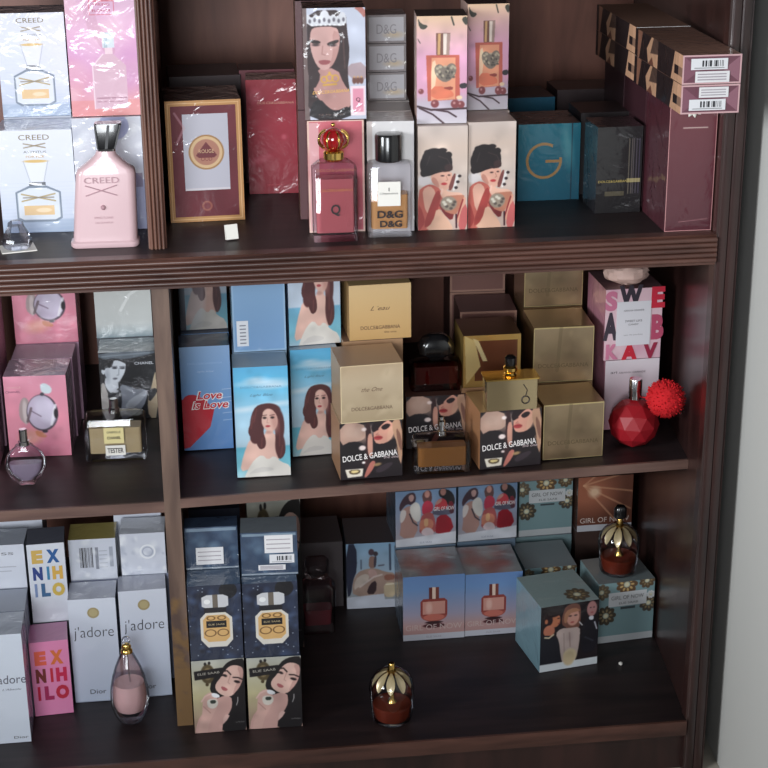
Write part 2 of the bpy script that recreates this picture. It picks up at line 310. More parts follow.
def d_queen(V):
    c = Cv(V, 130, (192, 196, 212)); c.m(35, 45, 450, 745); k = (52, 36, 38); sk = (206, 162, 156)
    c.P([(320, 400), (450, 380), (450, 520), (330, 480)], (170, 150, 156)); c.P([(370, 45), (450, 45), (450, 120), (410, 70)], (176, 112, 104)); c.P([(35, 45), (60, 45), (70, 745), (35, 745)], (110, 92, 90), 1, 0)
    c.P([(70, 60), (320, 60), (330, 200), (345, 320), (325, 450), (350, 640), (340, 745), (55, 745), (70, 400), (60, 200)], k); c.P([(110, 420), (260, 420), (300, 520), (350, 580), (345, 680), (240, 700), (130, 620), (90, 540)], (190, 142, 136))
    c.P([(85, 180), (120, 160), (250, 160), (282, 200), (276, 290), (250, 370), (210, 420), (160, 435), (120, 400), (90, 330), (78, 250)], sk); c.P([(230, 180), (280, 200), (276, 300), (240, 390), (200, 425), (235, 320)], (174, 126, 120), .6)
    c.P([(80, 236), (150, 248), (150, 266), (84, 262)], (44, 28, 28)); c.P([(190, 262), (272, 238), (270, 262), (200, 280)], (44, 28, 28)); c.E(118, 272, 24, 8, (60, 44, 46), 0, 8); c.E(230, 276, 26, 8, (60, 44, 46), 0, 8); c.L([(164, 280), (158, 330), (178, 336)], 7, (168, 120, 116), .8); c.P([(128, 372), (172, 366), (222, 372), (200, 396), (150, 398)], (156, 84, 88))
    c.P([(262, 165), (320, 165), (340, 320), (320, 470), (250, 430), (280, 330), (286, 240)], k); c.L([(300, 200), (310, 420)], 10, (90, 64, 60), .7); c.P([(62, 165), (90, 165), (74, 260), (90, 350), (120, 420), (150, 470), (100, 560), (60, 500)], k)
    c.P([(62, 160), (62, 70), (95, 110), (120, 78), (145, 100), (160, 60), (200, 60), (215, 100), (240, 80), (262, 104), (290, 68), (322, 80), (325, 160), (190, 150)], (214, 214, 220), 1, 1)
    for i in range(8): c.E(82 + i * 32, 126 - 8 * (i % 2), 9, 13, (110, 106, 116), 0, 4); c.E(96 + i * 30, 150, 8, 5, (240, 240, 244), 0, 4)
    g = (212, 164, 76); c.L([(165, 525), (250, 520)], 13, g)
    for x, y, r in ((170, 490, 20), (206, 480, 22), (244, 484, 22)): c.ring(*c.X(x, y), r / 415, r / 415, .022, g)
    c.E(206, 450, 9, 9, g); c.P([(60, 745), (80, 640), (140, 610), (190, 665), (240, 695), (345, 655), (350, 745)], (32, 26, 30), 1, 1); c.P([(345, 535), (445, 535), (445, 722), (345, 722)], (238, 216, 224), 1, 0); c.P([(360, 552), (432, 552), (432, 700), (360, 700)], (222, 146, 168), 1, 0)
    for x in (372, 396, 420): c.E(x, 500, 14, 22, (110, 70, 60), 0, 6); c.E(x, 478, 6, 6, (206, 160, 110), 0, 3)
    c.soft(); c.text(DG, .43, V * .255, .6, .05, (222, 172, 92), .3, .005, 3); c.text('Q by DG', .42, V * .045, .4, .028, (120, 100, 96)); c.text('Q', .87, V * .175, .07, .075, (70, 30, 44)); return c
def d_rosy(V):
    c = Cv(V, 60, (196, 96, 108)); c.frame(0, 0, 1, V, .03, (226, 190, 176)); c.blot(6, 12, [(214, 120, 130), (170, 70, 84)], .1, .3, .4); c.rect(.03, .03, .2, V - .04, (216, 160, 164)); c.text(DG, .5, V * .56, .7, .05, (230, 150, 110))
    return c
def d_white_plain(V):
    c = Cv(V, 60, (214, 210, 210)); c.rect(0, 0, .12, V, (196, 184, 180)); c.text('D&G', .5, V * .35, .4, .08, (90, 80, 80)); return c
def d_white_small(V):
    c = Cv(V, 70, (206, 202, 206)); c.frame(0, 0, 1, V, .05, (150, 140, 140)); c.text('D&G', .5, V * .5, .5, V * .34, (168, 162, 166)); c.ell(.7, V * .3, .2, .06, (226, 196, 150), 0, .1, .7); return c
def d_heart_bottle(V):
    c = Cv(V, 120, (230, 180, 190)); c.grad([(0, (206, 200, 208)), (.2, (190, 176, 190)), (.3, (216, 160, 186)), (.6, (226, 166, 196)), (.8, (228, 180, 184)), (1, (226, 190, 156))]); c.m(35, 105, 330, 745)
    lf = (62, 60, 50); c.P([(40, 110), (60, 150), (105, 160), (80, 185), (50, 175)], lf); c.P([(35, 225), (62, 268), (50, 262)], lf); c.P([(296, 120), (330, 105), (330, 165), (310, 150)], lf); c.L([(238, 112), (252, 158)], 9, lf)
    c.P([(90, 335), (285, 335), (290, 600), (100, 610)], (196, 96, 80), 1, 0); c.P([(122, 350), (262, 350), (262, 600), (118, 606)], (232, 156, 122), 1, 0); c.P([(120, 380), (150, 360), (150, 500), (120, 590)], (246, 204, 170)); c.P([(120, 520), (200, 520), (256, 560), (250, 590), (120, 600)], (226, 122, 92)); c.P([(180, 530), (250, 520), (245, 548)], (150, 66, 56))
    h = (128, 116, 104); c.P([(140, 400), (170, 385), (200, 410), (235, 380), (266, 395), (268, 440), (240, 480), (200, 500), (160, 475), (140, 440)], h)
    rg = random.Random(4)
    for i in range(26): c.E(150 + rg.random() * 110, 395 + rg.random() * 85, 7, 9, ((196, 182, 156), (78, 70, 66))[i % 2], rg.uniform(0, 90), 4, .8)
    c.P([(148, 205), (232, 205), (226, 335), (150, 335)], (120, 78, 66), 1, 0); c.P([(160, 207), (176, 207), (172, 332), (156, 332)], (206, 160, 110), 1, 0); c.P([(190, 207), (226, 207), (220, 332), (190, 332)], (240, 222, 210), 1, 0); c.P([(212, 207), (232, 207), (226, 335), (208, 335)], (170, 140, 130), 1, 0)
    k = (66, 44, 52); c.L([(40, 640), (120, 662), (330, 655)], 12, k); c.L([(50, 650), (130, 690), (195, 745)], 10, k); c.L([(130, 660), (220, 675), (268, 706)], 10, k)
    for x, y, r in ((142, 625, 24), (262, 628, 26), (296, 632, 22), (60, 550, 16)): c.E(x, y, r, r, (130, 62, 66), 0, 6); c.E(x - 6, y - 6, r * .3, r * .3, (196, 140, 140), 0, 6)
    c.E(286, 590, 18, 12, (236, 206, 170)); c.P([(285, 508), (330, 500), (330, 535), (290, 536)], (50, 44, 50)); c.soft(); return c
def d_short_hair(V):
    c = Cv(V, 120, (206, 186, 174)); c.grad([(0, (196, 168, 156)), (.5, (200, 184, 174)), (.8, (210, 188, 174)), (1, (206, 190, 182))]); c.m(30, 35, 365, 755)
    sk = (220, 168, 148); rd = (160, 62, 58); rd2 = (190, 96, 84); hr = (32, 24, 26)
    c.E(70, 410, 60, 36, (222, 216, 218), 0, 20, .8); c.P([(30, 480), (70, 445), (120, 430), (190, 470), (200, 560), (160, 700), (100, 760), (30, 760)], rd2); c.P([(60, 470), (110, 440), (150, 480), (150, 560), (120, 660), (80, 620), (66, 540)], sk)
    c.P([(120, 560), (160, 470), (190, 500), (170, 600), (120, 720), (60, 740)], rd); c.P([(30, 560), (60, 620), (80, 700), (40, 760), (30, 760)], rd); c.P([(160, 590), (220, 660), (270, 740), (260, 760), (70, 755), (130, 700)], (222, 176, 150))
    c.P([(165, 560), (200, 640), (262, 700), (280, 620), (230, 600)], (120, 38, 40)); c.P([(116, 370), (150, 345), (262, 345), (262, 400), (240, 470), (200, 480), (150, 440), (122, 420)], sk); c.P([(130, 380), (160, 400), (180, 460), (150, 450), (120, 410)], (176, 110, 96), .6)
    c.P([(130, 188), (190, 188), (230, 220), (262, 270), (262, 330), (220, 345), (160, 355), (110, 375), (60, 380), (50, 350), (52, 300), (60, 240), (90, 205)], hr); c.P([(180, 330), (240, 300), (266, 310), (262, 345), (190, 352)], (56, 36, 36)); c.E(140, 262, 84, 78, hr, 0, 6); c.E(215, 280, 46, 62, hr, 0, 6); c.E(62, 300, 18, 46, hr, 0, 5); c.E(70, 355, 24, 26, hr, 0, 5); c.E(98, 212, 26, 18, hr, 0, 5); c.E(196, 200, 30, 16, hr, 0, 5); c.E(236, 232, 24, 22, hr, 0, 5); c.E(236, 318, 28, 24, (58, 38, 38), 20, 8); c.L([(170, 240), (230, 262), (250, 300)], 8, (70, 54, 54), .6); c.L([(110, 240), (90, 300)], 8, (62, 50, 52), .6)
    c.E(196, 376, 12, 5, (60, 36, 36), 0, 4); c.E(240, 372, 9, 5, (60, 36, 36), 0, 4); c.E(207, 432, 20, 9, (186, 56, 62), 0, 4); c.L([(222, 380), (232, 406), (220, 410)], 5, (176, 116, 100), .8)
    c.P([(180, 480), (215, 470), (240, 490), (330, 495), (335, 530), (240, 520), (215, 540), (185, 520)], (226, 178, 156)); c.L([(195, 470), (188, 500)], 14, (232, 186, 168))
    c.P([(190, 520), (330, 510), (350, 520), (300, 640), (270, 650), (200, 620)], (186, 120, 96)); c.E(238, 570, 56, 50, (150, 136, 120), 0, 10); c.blot(3, 0, [(0, 0, 0)], .1, .1)
    for i, (x, y) in enumerate(((205, 560), (225, 590), (250, 555), (270, 580), (235, 545), (255, 605), (215, 575), (280, 560))): c.E(x, y, 12, 10, ((212, 204, 188), (90, 78, 72))[i % 2], 0, 6)
    c.P([(270, 360), (290, 365), (262, 480), (230, 478)], (120, 64, 60)); c.P([(290, 365), (312, 370), (282, 480), (262, 480)], (224, 218, 214)); 
    for y in (380, 420, 460): c.E(312 - (y - 380) * .3, y, 12, 10, (44, 30, 34), 0, 4)
    c.P([(340, 520), (360, 540), (335, 640), (300, 720), (285, 700), (310, 620)], (218, 160, 136)); c.L([(335, 545), (290, 690)], 10, (140, 40, 44)); c.L([(290, 650), (292, 740)], 12, (60, 26, 34)); c.P([(320, 620), (365, 560), (365, 760), (300, 760)], (196, 98, 96)); c.soft(); return c
def d_teal(V):
    c = Cv(V, 90, (10, 104, 128)); c.grad([(0, (8, 92, 116)), (1, (14, 118, 140))]); g = (176, 132, 80)
    c.ring(.42, V * .52, .27, .27, .045, g); c.rect(.55, V * .56, .75, V * .72, (12, 108, 130)); c.rect(.44, V * .49, .7, V * .53, g); c.rect(.86, 0, .88, V, (8, 60, 80)); c.ell(.8, V * .7, .08, .3, (150, 200, 205), 8, .1, .5)
    return c
def d_black(V):
    c = Cv(V, 80, (20, 17, 20)); c.text(DG, .4, V * .37, .7, .05, (186, 164, 90)); c.rect(.2, V * .2, .62, V * .25, (120, 110, 80), .6)
    for i, u in enumerate((.7, .76, .8, .86, .93)): c.rect(u, V * .22, u + .025, V * .86, (150 - i * 12, 140 - i * 12, 120), .55)  # pale upright stripes: cellophane highlights painted into the front
    c.rect(.68, V * .35, .98, V * .4, (206, 190, 130), .7); return c
def d_burg(V):
    c = Cv(V, 60, (98, 40, 52)); c.grad([(0, (84, 32, 44)), (1, (110, 50, 60))]); c.frame(0, 0, 1, V, .02, (196, 140, 140)); c.line([(.3, V * .8), (.8, V * .8)], .025, (196, 170, 165)); c.line([(.3, .2), (.9, .25)], .015, (150, 100, 104)); return c
def d_pink_round(V):
    c = Cv(V, 110, (224, 136, 158)); c.m(40, 55, 640, 725); c.grad([(0, (206, 120, 142)), (.5, (224, 140, 160)), (1, (226, 150, 172))]); c.E(260, 560, 110, 60, (222, 160, 130), 10, 60, .6)
    c.P([(200, 240), (240, 225), (270, 260), (240, 330), (260, 440), (215, 450), (165, 400), (170, 300)], (170, 150, 150)); c.E(225, 350, 24, 100, (206, 190, 190), 0, 10); c.E(390, 360, 152, 152, (74, 62, 74), 0, 6); c.E(384, 356, 138, 142, (196, 182, 204), 0, 6); c.E(420, 340, 90, 110, (210, 200, 220), 20, 40); c.L([(470, 460), (520, 300)], 26, (236, 232, 240), .8)
    c.L([(290, 345), (375, 390)], 10, (120, 100, 120)); c.L([(285, 320), (240, 430)], 24, (96, 76, 82), .8); c.E(520, 370, 20, 40, (30, 22, 30), 0, 8); c.E(402, 516, 26, 12, (50, 34, 44), 0, 6); c.P([(385, 130), (430, 110), (500, 150), (490, 205), (400, 200)], (214, 226, 232), 1, 1); c.E(402, 206, 20, 14, (60, 60, 70), 0, 6)
    c.P([(300, 500), (400, 530), (420, 570), (320, 560)], (196, 120, 80), .8); c.soft(); c.text('CHANEL', .14, V * .81, .24, .035, (96, 50, 76)); c.text('CHANCE', .16, V * .865, .22, .03, (236, 190, 190)); return c
def d_pink_round_up(V):
    c = d_pink_round(V); return c
def d_chan_white(V):
    c = Cv(V, 80, (204, 208, 206)); c.grad([(0, (130, 146, 154)), (.1, (180, 190, 192)), (.22, (204, 208, 206)), (1, (214, 216, 212))]); c.text('CHANEL', .5, V * .86, .36, .05, (70, 70, 74)); c.line([(.45, V * .42), (.62, V * .66), (.9, V * .8)], .05, (240, 242, 240), .8); return c
def d_chan_bw(V):
    c = Cv(V, 120, (22, 23, 28)); c.m(64, 72, 612, 720); c.P([(64, 72), (612, 72), (612, 100), (300, 150), (64, 130)], (96, 106, 116), 1, 1); c.L([(100, 110), (560, 90)], 14, (150, 160, 170), .7)
    w = (212, 218, 226); c.P([(64, 380), (100, 350), (120, 420), (160, 560), (200, 720), (64, 720)], (190, 184, 180)); c.P([(262, 378), (330, 400), (420, 440), (520, 440), (500, 560), (440, 640), (300, 720), (240, 720), (240, 460)], (150, 156, 168)); c.P([(300, 560), (430, 480), (520, 440), (500, 500), (400, 600), (300, 640)], (206, 212, 220), .8)
    c.P([(120, 300), (240, 330), (240, 450), (190, 470), (140, 450), (104, 370)], w); c.P([(190, 140), (270, 140), (326, 175), (318, 250), (286, 310), (246, 362), (200, 374), (150, 350), (120, 300), (110, 230)], w); c.P([(80, 235), (110, 230), (122, 262), (104, 285), (84, 268)], w)
    c.P([(90, 230), (96, 170), (140, 140), (190, 130), (262, 134), (318, 165), (330, 190), (262, 152), (212, 148), (200, 180), (180, 220), (128, 216), (112, 240)], (18, 18, 22)); c.P([(60, 290), (100, 290), (104, 350), (66, 370)], (34, 30, 36))
    for x, y in ((215, 222), (290, 226)): c.E(x, y, 24, 9, (40, 42, 50), 0, 8); c.L([(x - 26, y - 14), (x + 24, y - 16)], 6, (44, 46, 54), .8)
    c.L([(256, 230), (250, 290), (232, 292)], 7, (120, 128, 140), .8); c.E(212, 324, 22, 9, (90, 92, 104), 0, 6); c.E(140, 290, 20, 60, (150, 158, 170), 0, 30, .6); c.P([(120, 460), (180, 460), (260, 400), (264, 600), (200, 720), (160, 600)], (26, 26, 32)); c.E(205, 445, 34, 16, (222, 226, 234), 0, 10)
    c.P([(560, 420), (600, 280), (612, 280), (612, 720), (520, 720), (510, 560)], (196, 176, 146)); c.P([(540, 440), (612, 430), (612, 480), (520, 580)], (24, 24, 30)); c.soft(); c.text('CHANEL', .8, V * .825, .34, .05, (206, 210, 218), 0, .01); return c
def d_love(V):
    c = Cv(V, 100, (116, 158, 208)); c.grad([(0, (92, 140, 200)), (.6, (124, 166, 214)), (1, (144, 176, 214))]); r = (198, 22, 44); c.ell(.02, V * .36, .34, .3, r); c.ell(.3, V * .42, .33, .22, r, -40); c.poly([(0, V * .5), (.65, V * .4), (.55, V * .22), (.12, V * .03), (0, V * .02)], r)
    for v in (.5, .46, .35, .28, .58): c.line([(.82, V * v), (1, V * (v + .005))], .014, (206, 222, 240), .7)
    for t, u, v, w in (('Love', .56, .53, .5), ('is Love', .57, .44, .72)):
        c.text(t, u, V * v, w + .05, .2, (250, 246, 242), .25, .06); c.text(t, u, V * v, w, .165, (206, 26, 50), .25, .02)
    c.text(DG, .5, V * .84, .7, .045, (160, 192, 226)); c.text('light blue', .5, V * .76, .34, .05, (184, 206, 232), .4); return c
def hairwoman(c, dark=1):
    """a long haired woman in a pale dress, drawn over the lower two thirds of the panel"""
    sk = (226, 184, 170); hr = (82, 42, 44); h2 = (116, 62, 60); ds = (222, 216, 208)
    c.P([(72, 720), (100, 610), (150, 500), (215, 485), (240, 560), (215, 640), (150, 700)], sk); c.P([(240, 470), (320, 470), (330, 560), (345, 650), (300, 690), (220, 680), (215, 560)], sk)
    c.P([(95, 770), (130, 700), (175, 640), (225, 610), (265, 650), (305, 620), (350, 665), (415, 690), (430, 770)], ds); c.P([(120, 740), (200, 690), (300, 700), (300, 720), (180, 730)], (196, 190, 186), .5)
    c.P([(245, 284), (300, 296), (350, 335), (380, 400), (376, 470), (366, 520), (386, 570), (380, 620), (338, 655), (322, 590), (318, 520), (322, 440), (260, 330), (240, 400), (240, 470), (256, 520), (252, 565), (215, 582), (190, 540), (196, 505), (150, 495), (136, 455), (160, 400), (165, 350), (195, 300)], hr)
    c.P([(255, 440), (308, 450), (302, 520), (312, 600), (285, 620), (262, 560)], sk); c.E(200, 420, 46, 90, hr, 0, 8); c.E(185, 500, 34, 40, hr, 0, 8); c.E(350, 560, 34, 80, hr, 0, 8); c.E(350, 430, 32, 100, hr, 0, 8); c.E(275, 330, 84, 46, hr, 0, 8); c.E(284, 392, 54, 74, sk, 6, 6); c.E(318, 400, 24, 66, (186, 134, 124), 6, 26, .7); c.P([(225, 350), (255, 315), (300, 318), (335, 360), (345, 400), (360, 360), (310, 290), (240, 290), (210, 340)], hr); c.P([(212, 330), (245, 330), (228, 400), (236, 470), (205, 470)], hr)
    for x in (252, 304): c.E(x, 376, 13, 7, (50, 34, 36), 0, 5); c.L([(x - 16, 362), (x + 14, 358)], 5, (70, 40, 40), .8)
    c.L([(274, 378), (266, 408), (280, 410)], 4, (180, 126, 116), .8); c.E(272, 430, 16, 7, (176, 66, 74), 0, 4); c.E(274, 470, 22, 10, (176, 124, 116), 0, 14, .6)
    for p in (((175, 360), (160, 440)), ((350, 420), (345, 560)), ((366, 560), (350, 630)), ((230, 505), (225, 560)), ((200, 320), (180, 400))): c.L(p, 9, h2, .6)
def d_sea(V):
    c = Cv(V, 120, (140, 190, 220)); c.grad([(0, (168, 204, 214)), (.1, (120, 190, 206)), (.27, (96, 176, 200)), (.285, (176, 204, 220)), (.55, (168, 206, 228)), (.8, (104, 184, 220)), (1, (86, 168, 210))])
    for u, v, a, b in ((.5, .86, .34, .05), (.75, .83, .3, .06), (.2, .62, .3, .05), (.8, .66, .3, .04), (.4, .89, .12, .03)): c.ell(u, V * v, a, b, (216, 228, 238), 4, .08, .75)
    c.m(55, 50, 415, 755); hairwoman(c); c.soft(); c.text(DG, .5, V * .82, .76, .04, (110, 152, 180)); c.text('Light Blue', .5, V * .745, .42, .06, (84, 116, 140), .45); return c
def d_sea_up(V):
    c = Cv(V, 120, (170, 206, 224)); c.grad([(0, (170, 200, 214)), (.12, (120, 186, 204)), (.42, (110, 170, 200)), (.44, (190, 204, 220)), (1, (196, 208, 224))]); c.m(40, 272, 430, 740); hairwoman(c); c.soft(); return c
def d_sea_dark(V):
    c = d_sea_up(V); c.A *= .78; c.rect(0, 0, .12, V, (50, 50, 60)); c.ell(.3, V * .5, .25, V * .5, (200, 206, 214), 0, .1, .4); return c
def d_blue_plain(V):
    c = Cv(V, 60, (124, 164, 206)); c.grad([(0, (120, 160, 204)), (1, (134, 170, 206))]); c.frame(0, 0, 1, V, .03, (150, 184, 216)); return c
def d_one_gold(V):
    c = Cv(V, 80, (214, 176, 122)); c.grad([(0, (196, 156, 100)), (1, (226, 192, 140))]); c.text('L´eau', .5, V * .57, .32, .07, (96, 66, 48), .5); c.text(DG, .5, V * .22, .64, .06, (88, 62, 48)); c.text('the one', .66, V * .13, .2, .035, (110, 80, 60)); return c
def d_one_beige(V):
    c = Cv(V, 80, (186, 164, 134)); c.grad([(0, (170, 150, 120)), (.7, (190, 170, 142)), (1, (184, 160, 130))]); c.frame(0, 0, 1, V, .015, (220, 200, 160)); c.text('the One', .5, V * .57, .34, .07, (112, 86, 66), .5); c.text(DG, .5, V * .24, .66, .06, (112, 88, 68))
    c.blot(5, 16, [(210, 190, 160), (160, 138, 110)], .04, .12, .35); return c
def d_one_photo(V):
    c = Cv(V, 130, (36, 28, 32)); c.m(55, 70, 705, 650); c.P([(55, 70), (300, 70), (330, 180), (310, 250), (180, 270), (60, 300)], (186, 150, 134)); c.blot(21, 12, [(214, 184, 168), (170, 132, 114), (226, 206, 194)], .05, .12, .6, V * .68, V)
    c.P([(60, 300), (180, 250), (320, 290), (340, 470), (300, 650), (55, 650)], (32, 26, 30)); c.P([(320, 70), (380, 70), (380, 400), (340, 600), (300, 500), (330, 300)], (56, 34, 36)); c.P([(350, 190), (395, 190), (400, 340), (390, 430), (350, 420), (340, 300)], (206, 150, 132))
    for x, y, r in ((308, 142, 26), (288, 332, 36), (300, 485, 18)): c.E(x, y, r, r * .7, (246, 226, 222), 0, 12)
    sk = (220, 160, 140); c.P([(410, 150), (470, 70), (600, 70), (625, 180), (600, 250), (540, 300), (440, 305), (405, 250)], sk); c.P([(560, 150), (625, 120), (610, 250), (540, 300)], (226, 178, 150), .6); c.P([(380, 120), (430, 60), (560, 60), (500, 100), (470, 130), (430, 175), (395, 180)], (36, 24, 28))
    c.P([(480, 130), (540, 95), (590, 110), (560, 150), (510, 165)], (40, 26, 30)); c.E(440, 150, 20, 14, (48, 30, 34), 0, 6); c.E(455, 240, 46, 22, (176, 62, 66), 0, 8); c.L([(420, 235), (495, 236)], 6, (110, 34, 40)); c.L([(455, 190), (430, 208), (465, 210)], 8, (170, 104, 92), .8)
    c.P([(600, 60), (705, 60), (705, 560), (660, 450), (650, 300), (610, 200)], (196, 152, 124)); c.P([(640, 130), (700, 240), (705, 420), (655, 300)], (120, 78, 66), .8); c.P([(610, 260), (640, 330), (650, 400), (600, 380)], (226, 186, 160))
    c.P([(400, 310), (560, 300), (640, 240), (640, 420), (690, 520), (705, 650), (330, 650), (380, 500), (400, 440)], (34, 26, 30)); c.P([(330, 560), (380, 470), (430, 480), (400, 560), (330, 640), (300, 640)], (186, 112, 100)); c.E(445, 515, 40, 16, (196, 160, 110), 10, 14, .8); c.P([(420, 560), (560, 500), (620, 510), (540, 580), (440, 610)], (66, 54, 62), .8)
    c.P([(105, 545), (295, 545), (285, 625), (130, 632)], (226, 216, 200), 1, 0); c.P([(135, 552), (270, 552), (255, 600), (160, 602)], (90, 74, 54), 1, 1); c.P([(160, 560), (250, 560), (240, 585), (175, 588)], (222, 200, 140), 1, 1)
    c.soft(); c.text('DOLCE & GABBANA', .48, V * .40, .88, .1, (246, 240, 238), 0, .012, 4); c.text('the one', .82, V * .355, .24, .045, (206, 186, 188), .2); return c
def d_gold_foil(V):
    c = Cv(V, 90, (172, 148, 114)); c.grad([(0, (186, 156, 122)), (.5, (156, 136, 106)), (1, (174, 152, 122))]); c.blot(31, 26, [(196, 170, 134), (134, 114, 88), (116, 96, 76)], .04, .2, .45); c.frame(0, 0, 1, V, .015, (226, 206, 150)); c.text(DG, .5, V * .3, .84, .07, (106, 88, 60)); c.line([(.45, V), (.4, .2)], .06, (110, 96, 72), .3); return c
def d_gold_dark(V):
    c = Cv(V, 50, (124, 84, 76)); c.frame(0, 0, 1, V, .03, (160, 120, 104)); return c
def d_frame_gold(V):
    c = Cv(V, 70, (196, 158, 92)); c.rect(.2, .12, .94, V * .9, (120, 72, 50)); c.poly([(.02, V), (.2, V * .9), (.3, V * .4), (.05, .05)], (236, 210, 146)); c.poly([(.16, V * .95), (.26, V * .9), (.42, V * .5), (.34, V * .5)], (246, 226, 170)); return c
def d_letters(V):
    c = Cv(V, 110, (232, 196, 206)); c.blot(14, 14, [(214, 150, 176), (240, 214, 222), (222, 170, 190)], .06, .18, .6)
    for t, u, v, w, h, k in (('W', .44, .9, .42, .3, (54, 46, 58)), ('A', .1, .48, .26, .4, (64, 54, 66)), ('E', .92, .86, .24, .3, (206, 40, 64)), ('A', .45, .1, .3, .26, (206, 40, 60)), ('B', .93, .44, .22, .36, (190, 80, 110)), ('S', .1, .84, .22, .28, (206, 120, 150)), ('V', .82, .1, .26, .24, (160, 40, 70)), ('K', .14, .12, .22, .22, (214, 130, 160))): c.text(t, u, V * v, w, V * h, k, 0, .06)
    c.box = [(.18, V * .19, .8, V * .82)]
    return c
def d_letters_low(V):
    c = Cv(V, 80, (226, 206, 214)); c.grad([(0, (226, 160, 176)), (.4, (226, 200, 210)), (1, (232, 222, 228))]); c.text('ari', .16, V * .83, .12, .05, (80, 60, 70)); c.text('ARIANA GRANDE', .5, V * .82, .5, .035, (130, 110, 120)); c.poly([(.3, 0), (.6, V * .5), (.9, V * .4), (1, 0)], (206, 60, 84), .5); return c
def d_adore(V):
    c = Cv(V, 90, (206, 214, 230)); c.grad([(0, (196, 206, 226)), (1, (214, 219, 232))]); c.ell(.52, V * .865, .125, .125, (160, 144, 100)); c.ell(.52, V * .865, .09, .09, (180, 164, 120)); c.text("j'adore", .5, V * .67, .84, .34, (44, 42, 52), .05, -.012); c.text('Dior', .5, V * .1, .34, .11, (44, 42, 52)); c.line([(.0, .01), (1, .01)], .02, (160, 170, 190)); return c
def d_adore_side(V):
    c = Cv(V, 90, (212, 219, 232)); c.text("j'adore", .66, V * .58, .7, .28, (90, 90, 104), .05); c.text("L'Absolu", .7, V * .5, .4, .05, (120, 120, 134), .3); c.text('Dior', .8, V * .05, .3, .06, (54, 52, 62)); return c
def d_bar(V):
    c = Cv(V, 90, (204, 208, 220)); c.barcode(.22, V * .3, .5, V * .8, 3); c.rect(.56, V * .25, .62, V * .8, (130, 134, 146)); c.rect(.86, V * .3, .93, V * .8, (140, 146, 160), .7)
    for i in range(5): c.line([(.64, V * (.3 + i * .1)), (.8, V * (.3 + i * .1))], .012, (140, 144, 156))
    c.blot(6, 8, [(236, 238, 242)], .03, .1, .8); return c
def d_swirl(V):
    c = Cv(V, 90, (206, 210, 222)); c.blot(8, 26, [(240, 242, 246), (178, 184, 200)], .03, .12, .7); c.ring(.6, V * .55, .16, .16, .035, (236, 238, 242)); c.ring(.6, V * .55, .11, .11, .02, (160, 166, 186)); return c
def d_white_lines(V):
    c = Cv(V, 80, (208, 212, 224)); c.text('MISS', .5, V * .8, .55, .06, (90, 90, 100)); c.line([(.2, V * .5), (.8, V * .5)], .014, (150, 150, 162)); c.line([(.22, V * .4), (.7, V * .4)], .012, (150, 150, 162)); return c
def stencil(c, V, pal, top, low):
    for (t, u, v, w, h), k in zip((('E', .26, top, .3, low), ('X', .68, top, .34, low), ('N', .24, top - low * 1.25, .26, low), ('I', .52, top - low * 1.25, .07, low), ('H', .77, top - low * 1.25, .28, low), ('I', .16, top - low * 2.5, .07, low), ('L', .42, top - low * 2.5, .24, low), ('O', .76, top - low * 2.5, .34, low)), pal): c.text(t, u, v * V, w, h * V, k, 0, .07)
def d_ex_white(V):
    c = Cv(V, 80, (214, 218, 228)); stencil(c, V, [(206, 170, 90), (40, 90, 150), (46, 66, 130), (60, 130, 170), (214, 170, 80), (120, 140, 180), (60, 100, 140), (206, 176, 84)], .84, .17); return c
def d_ex_pink(V):
    c = Cv(V, 80, (236, 140, 186)); stencil(c, V, [(236, 104, 80), (226, 116, 60), (122, 50, 46), (200, 40, 60), (206, 40, 80), (206, 30, 70), (170, 40, 90), (196, 40, 66)], .78, .19); return c
def d_navy_bottle(V):
    c = Cv(V, 110, (36, 44, 66)); c.blot(41, 70, [(26, 30, 50), (56, 70, 100), (72, 90, 124), (20, 22, 36)], .02, .09, .7)
    rg = random.Random(5)
    for _ in range(30): c.ell(rg.random(), rg.random() * V, .012, .012, (190, 200, 216), a=.7)
    c.ell(.76, V * .92, .17, .17, (18, 18, 26)); c.poly([(.26, V * .72), (.26, V * .84), (.36, V * .87), (.66, V * .87), (.76, V * .84), (.76, V * .72), (.66, V * .69), (.36, V * .69)], (206, 206, 210)); c.rect(.46, V * .69, .56, V * .87, (110, 100, 90)); c.ell(.36, V * .78, .06, .05, (240, 240, 240))
    c.poly([(.3, V * .62), (.72, V * .62), (.72, V * .7), (.3, V * .7)], (30, 28, 36)); c.poly([(.22, V * .56), (.32, V * .63), (.7, V * .63), (.82, V * .56), (.82, V * .26), (.7, V * .17), (.34, V * .17), (.22, V * .27)], (222, 216, 206)); c.poly([(.27, V * .54), (.35, V * .6), (.68, V * .6), (.77, V * .54), (.77, V * .3), (.68, V * .24), (.36, V * .24), (.27, V * .3)], (218, 174, 112))
    for k in (-1, 1): c.ring(.52 + k * .12, V * .36, .1, .07, .018, (120, 86, 50)); c.ring(.52 + k * .1, V * .56, .07, .04, .016, (120, 86, 50))
    c.rect(.33, V * .43, .71, V * .52, (22, 20, 24)); c.text('ELIE SAAB', .52, V * .475, .3, .035, (200, 180, 140)); return c
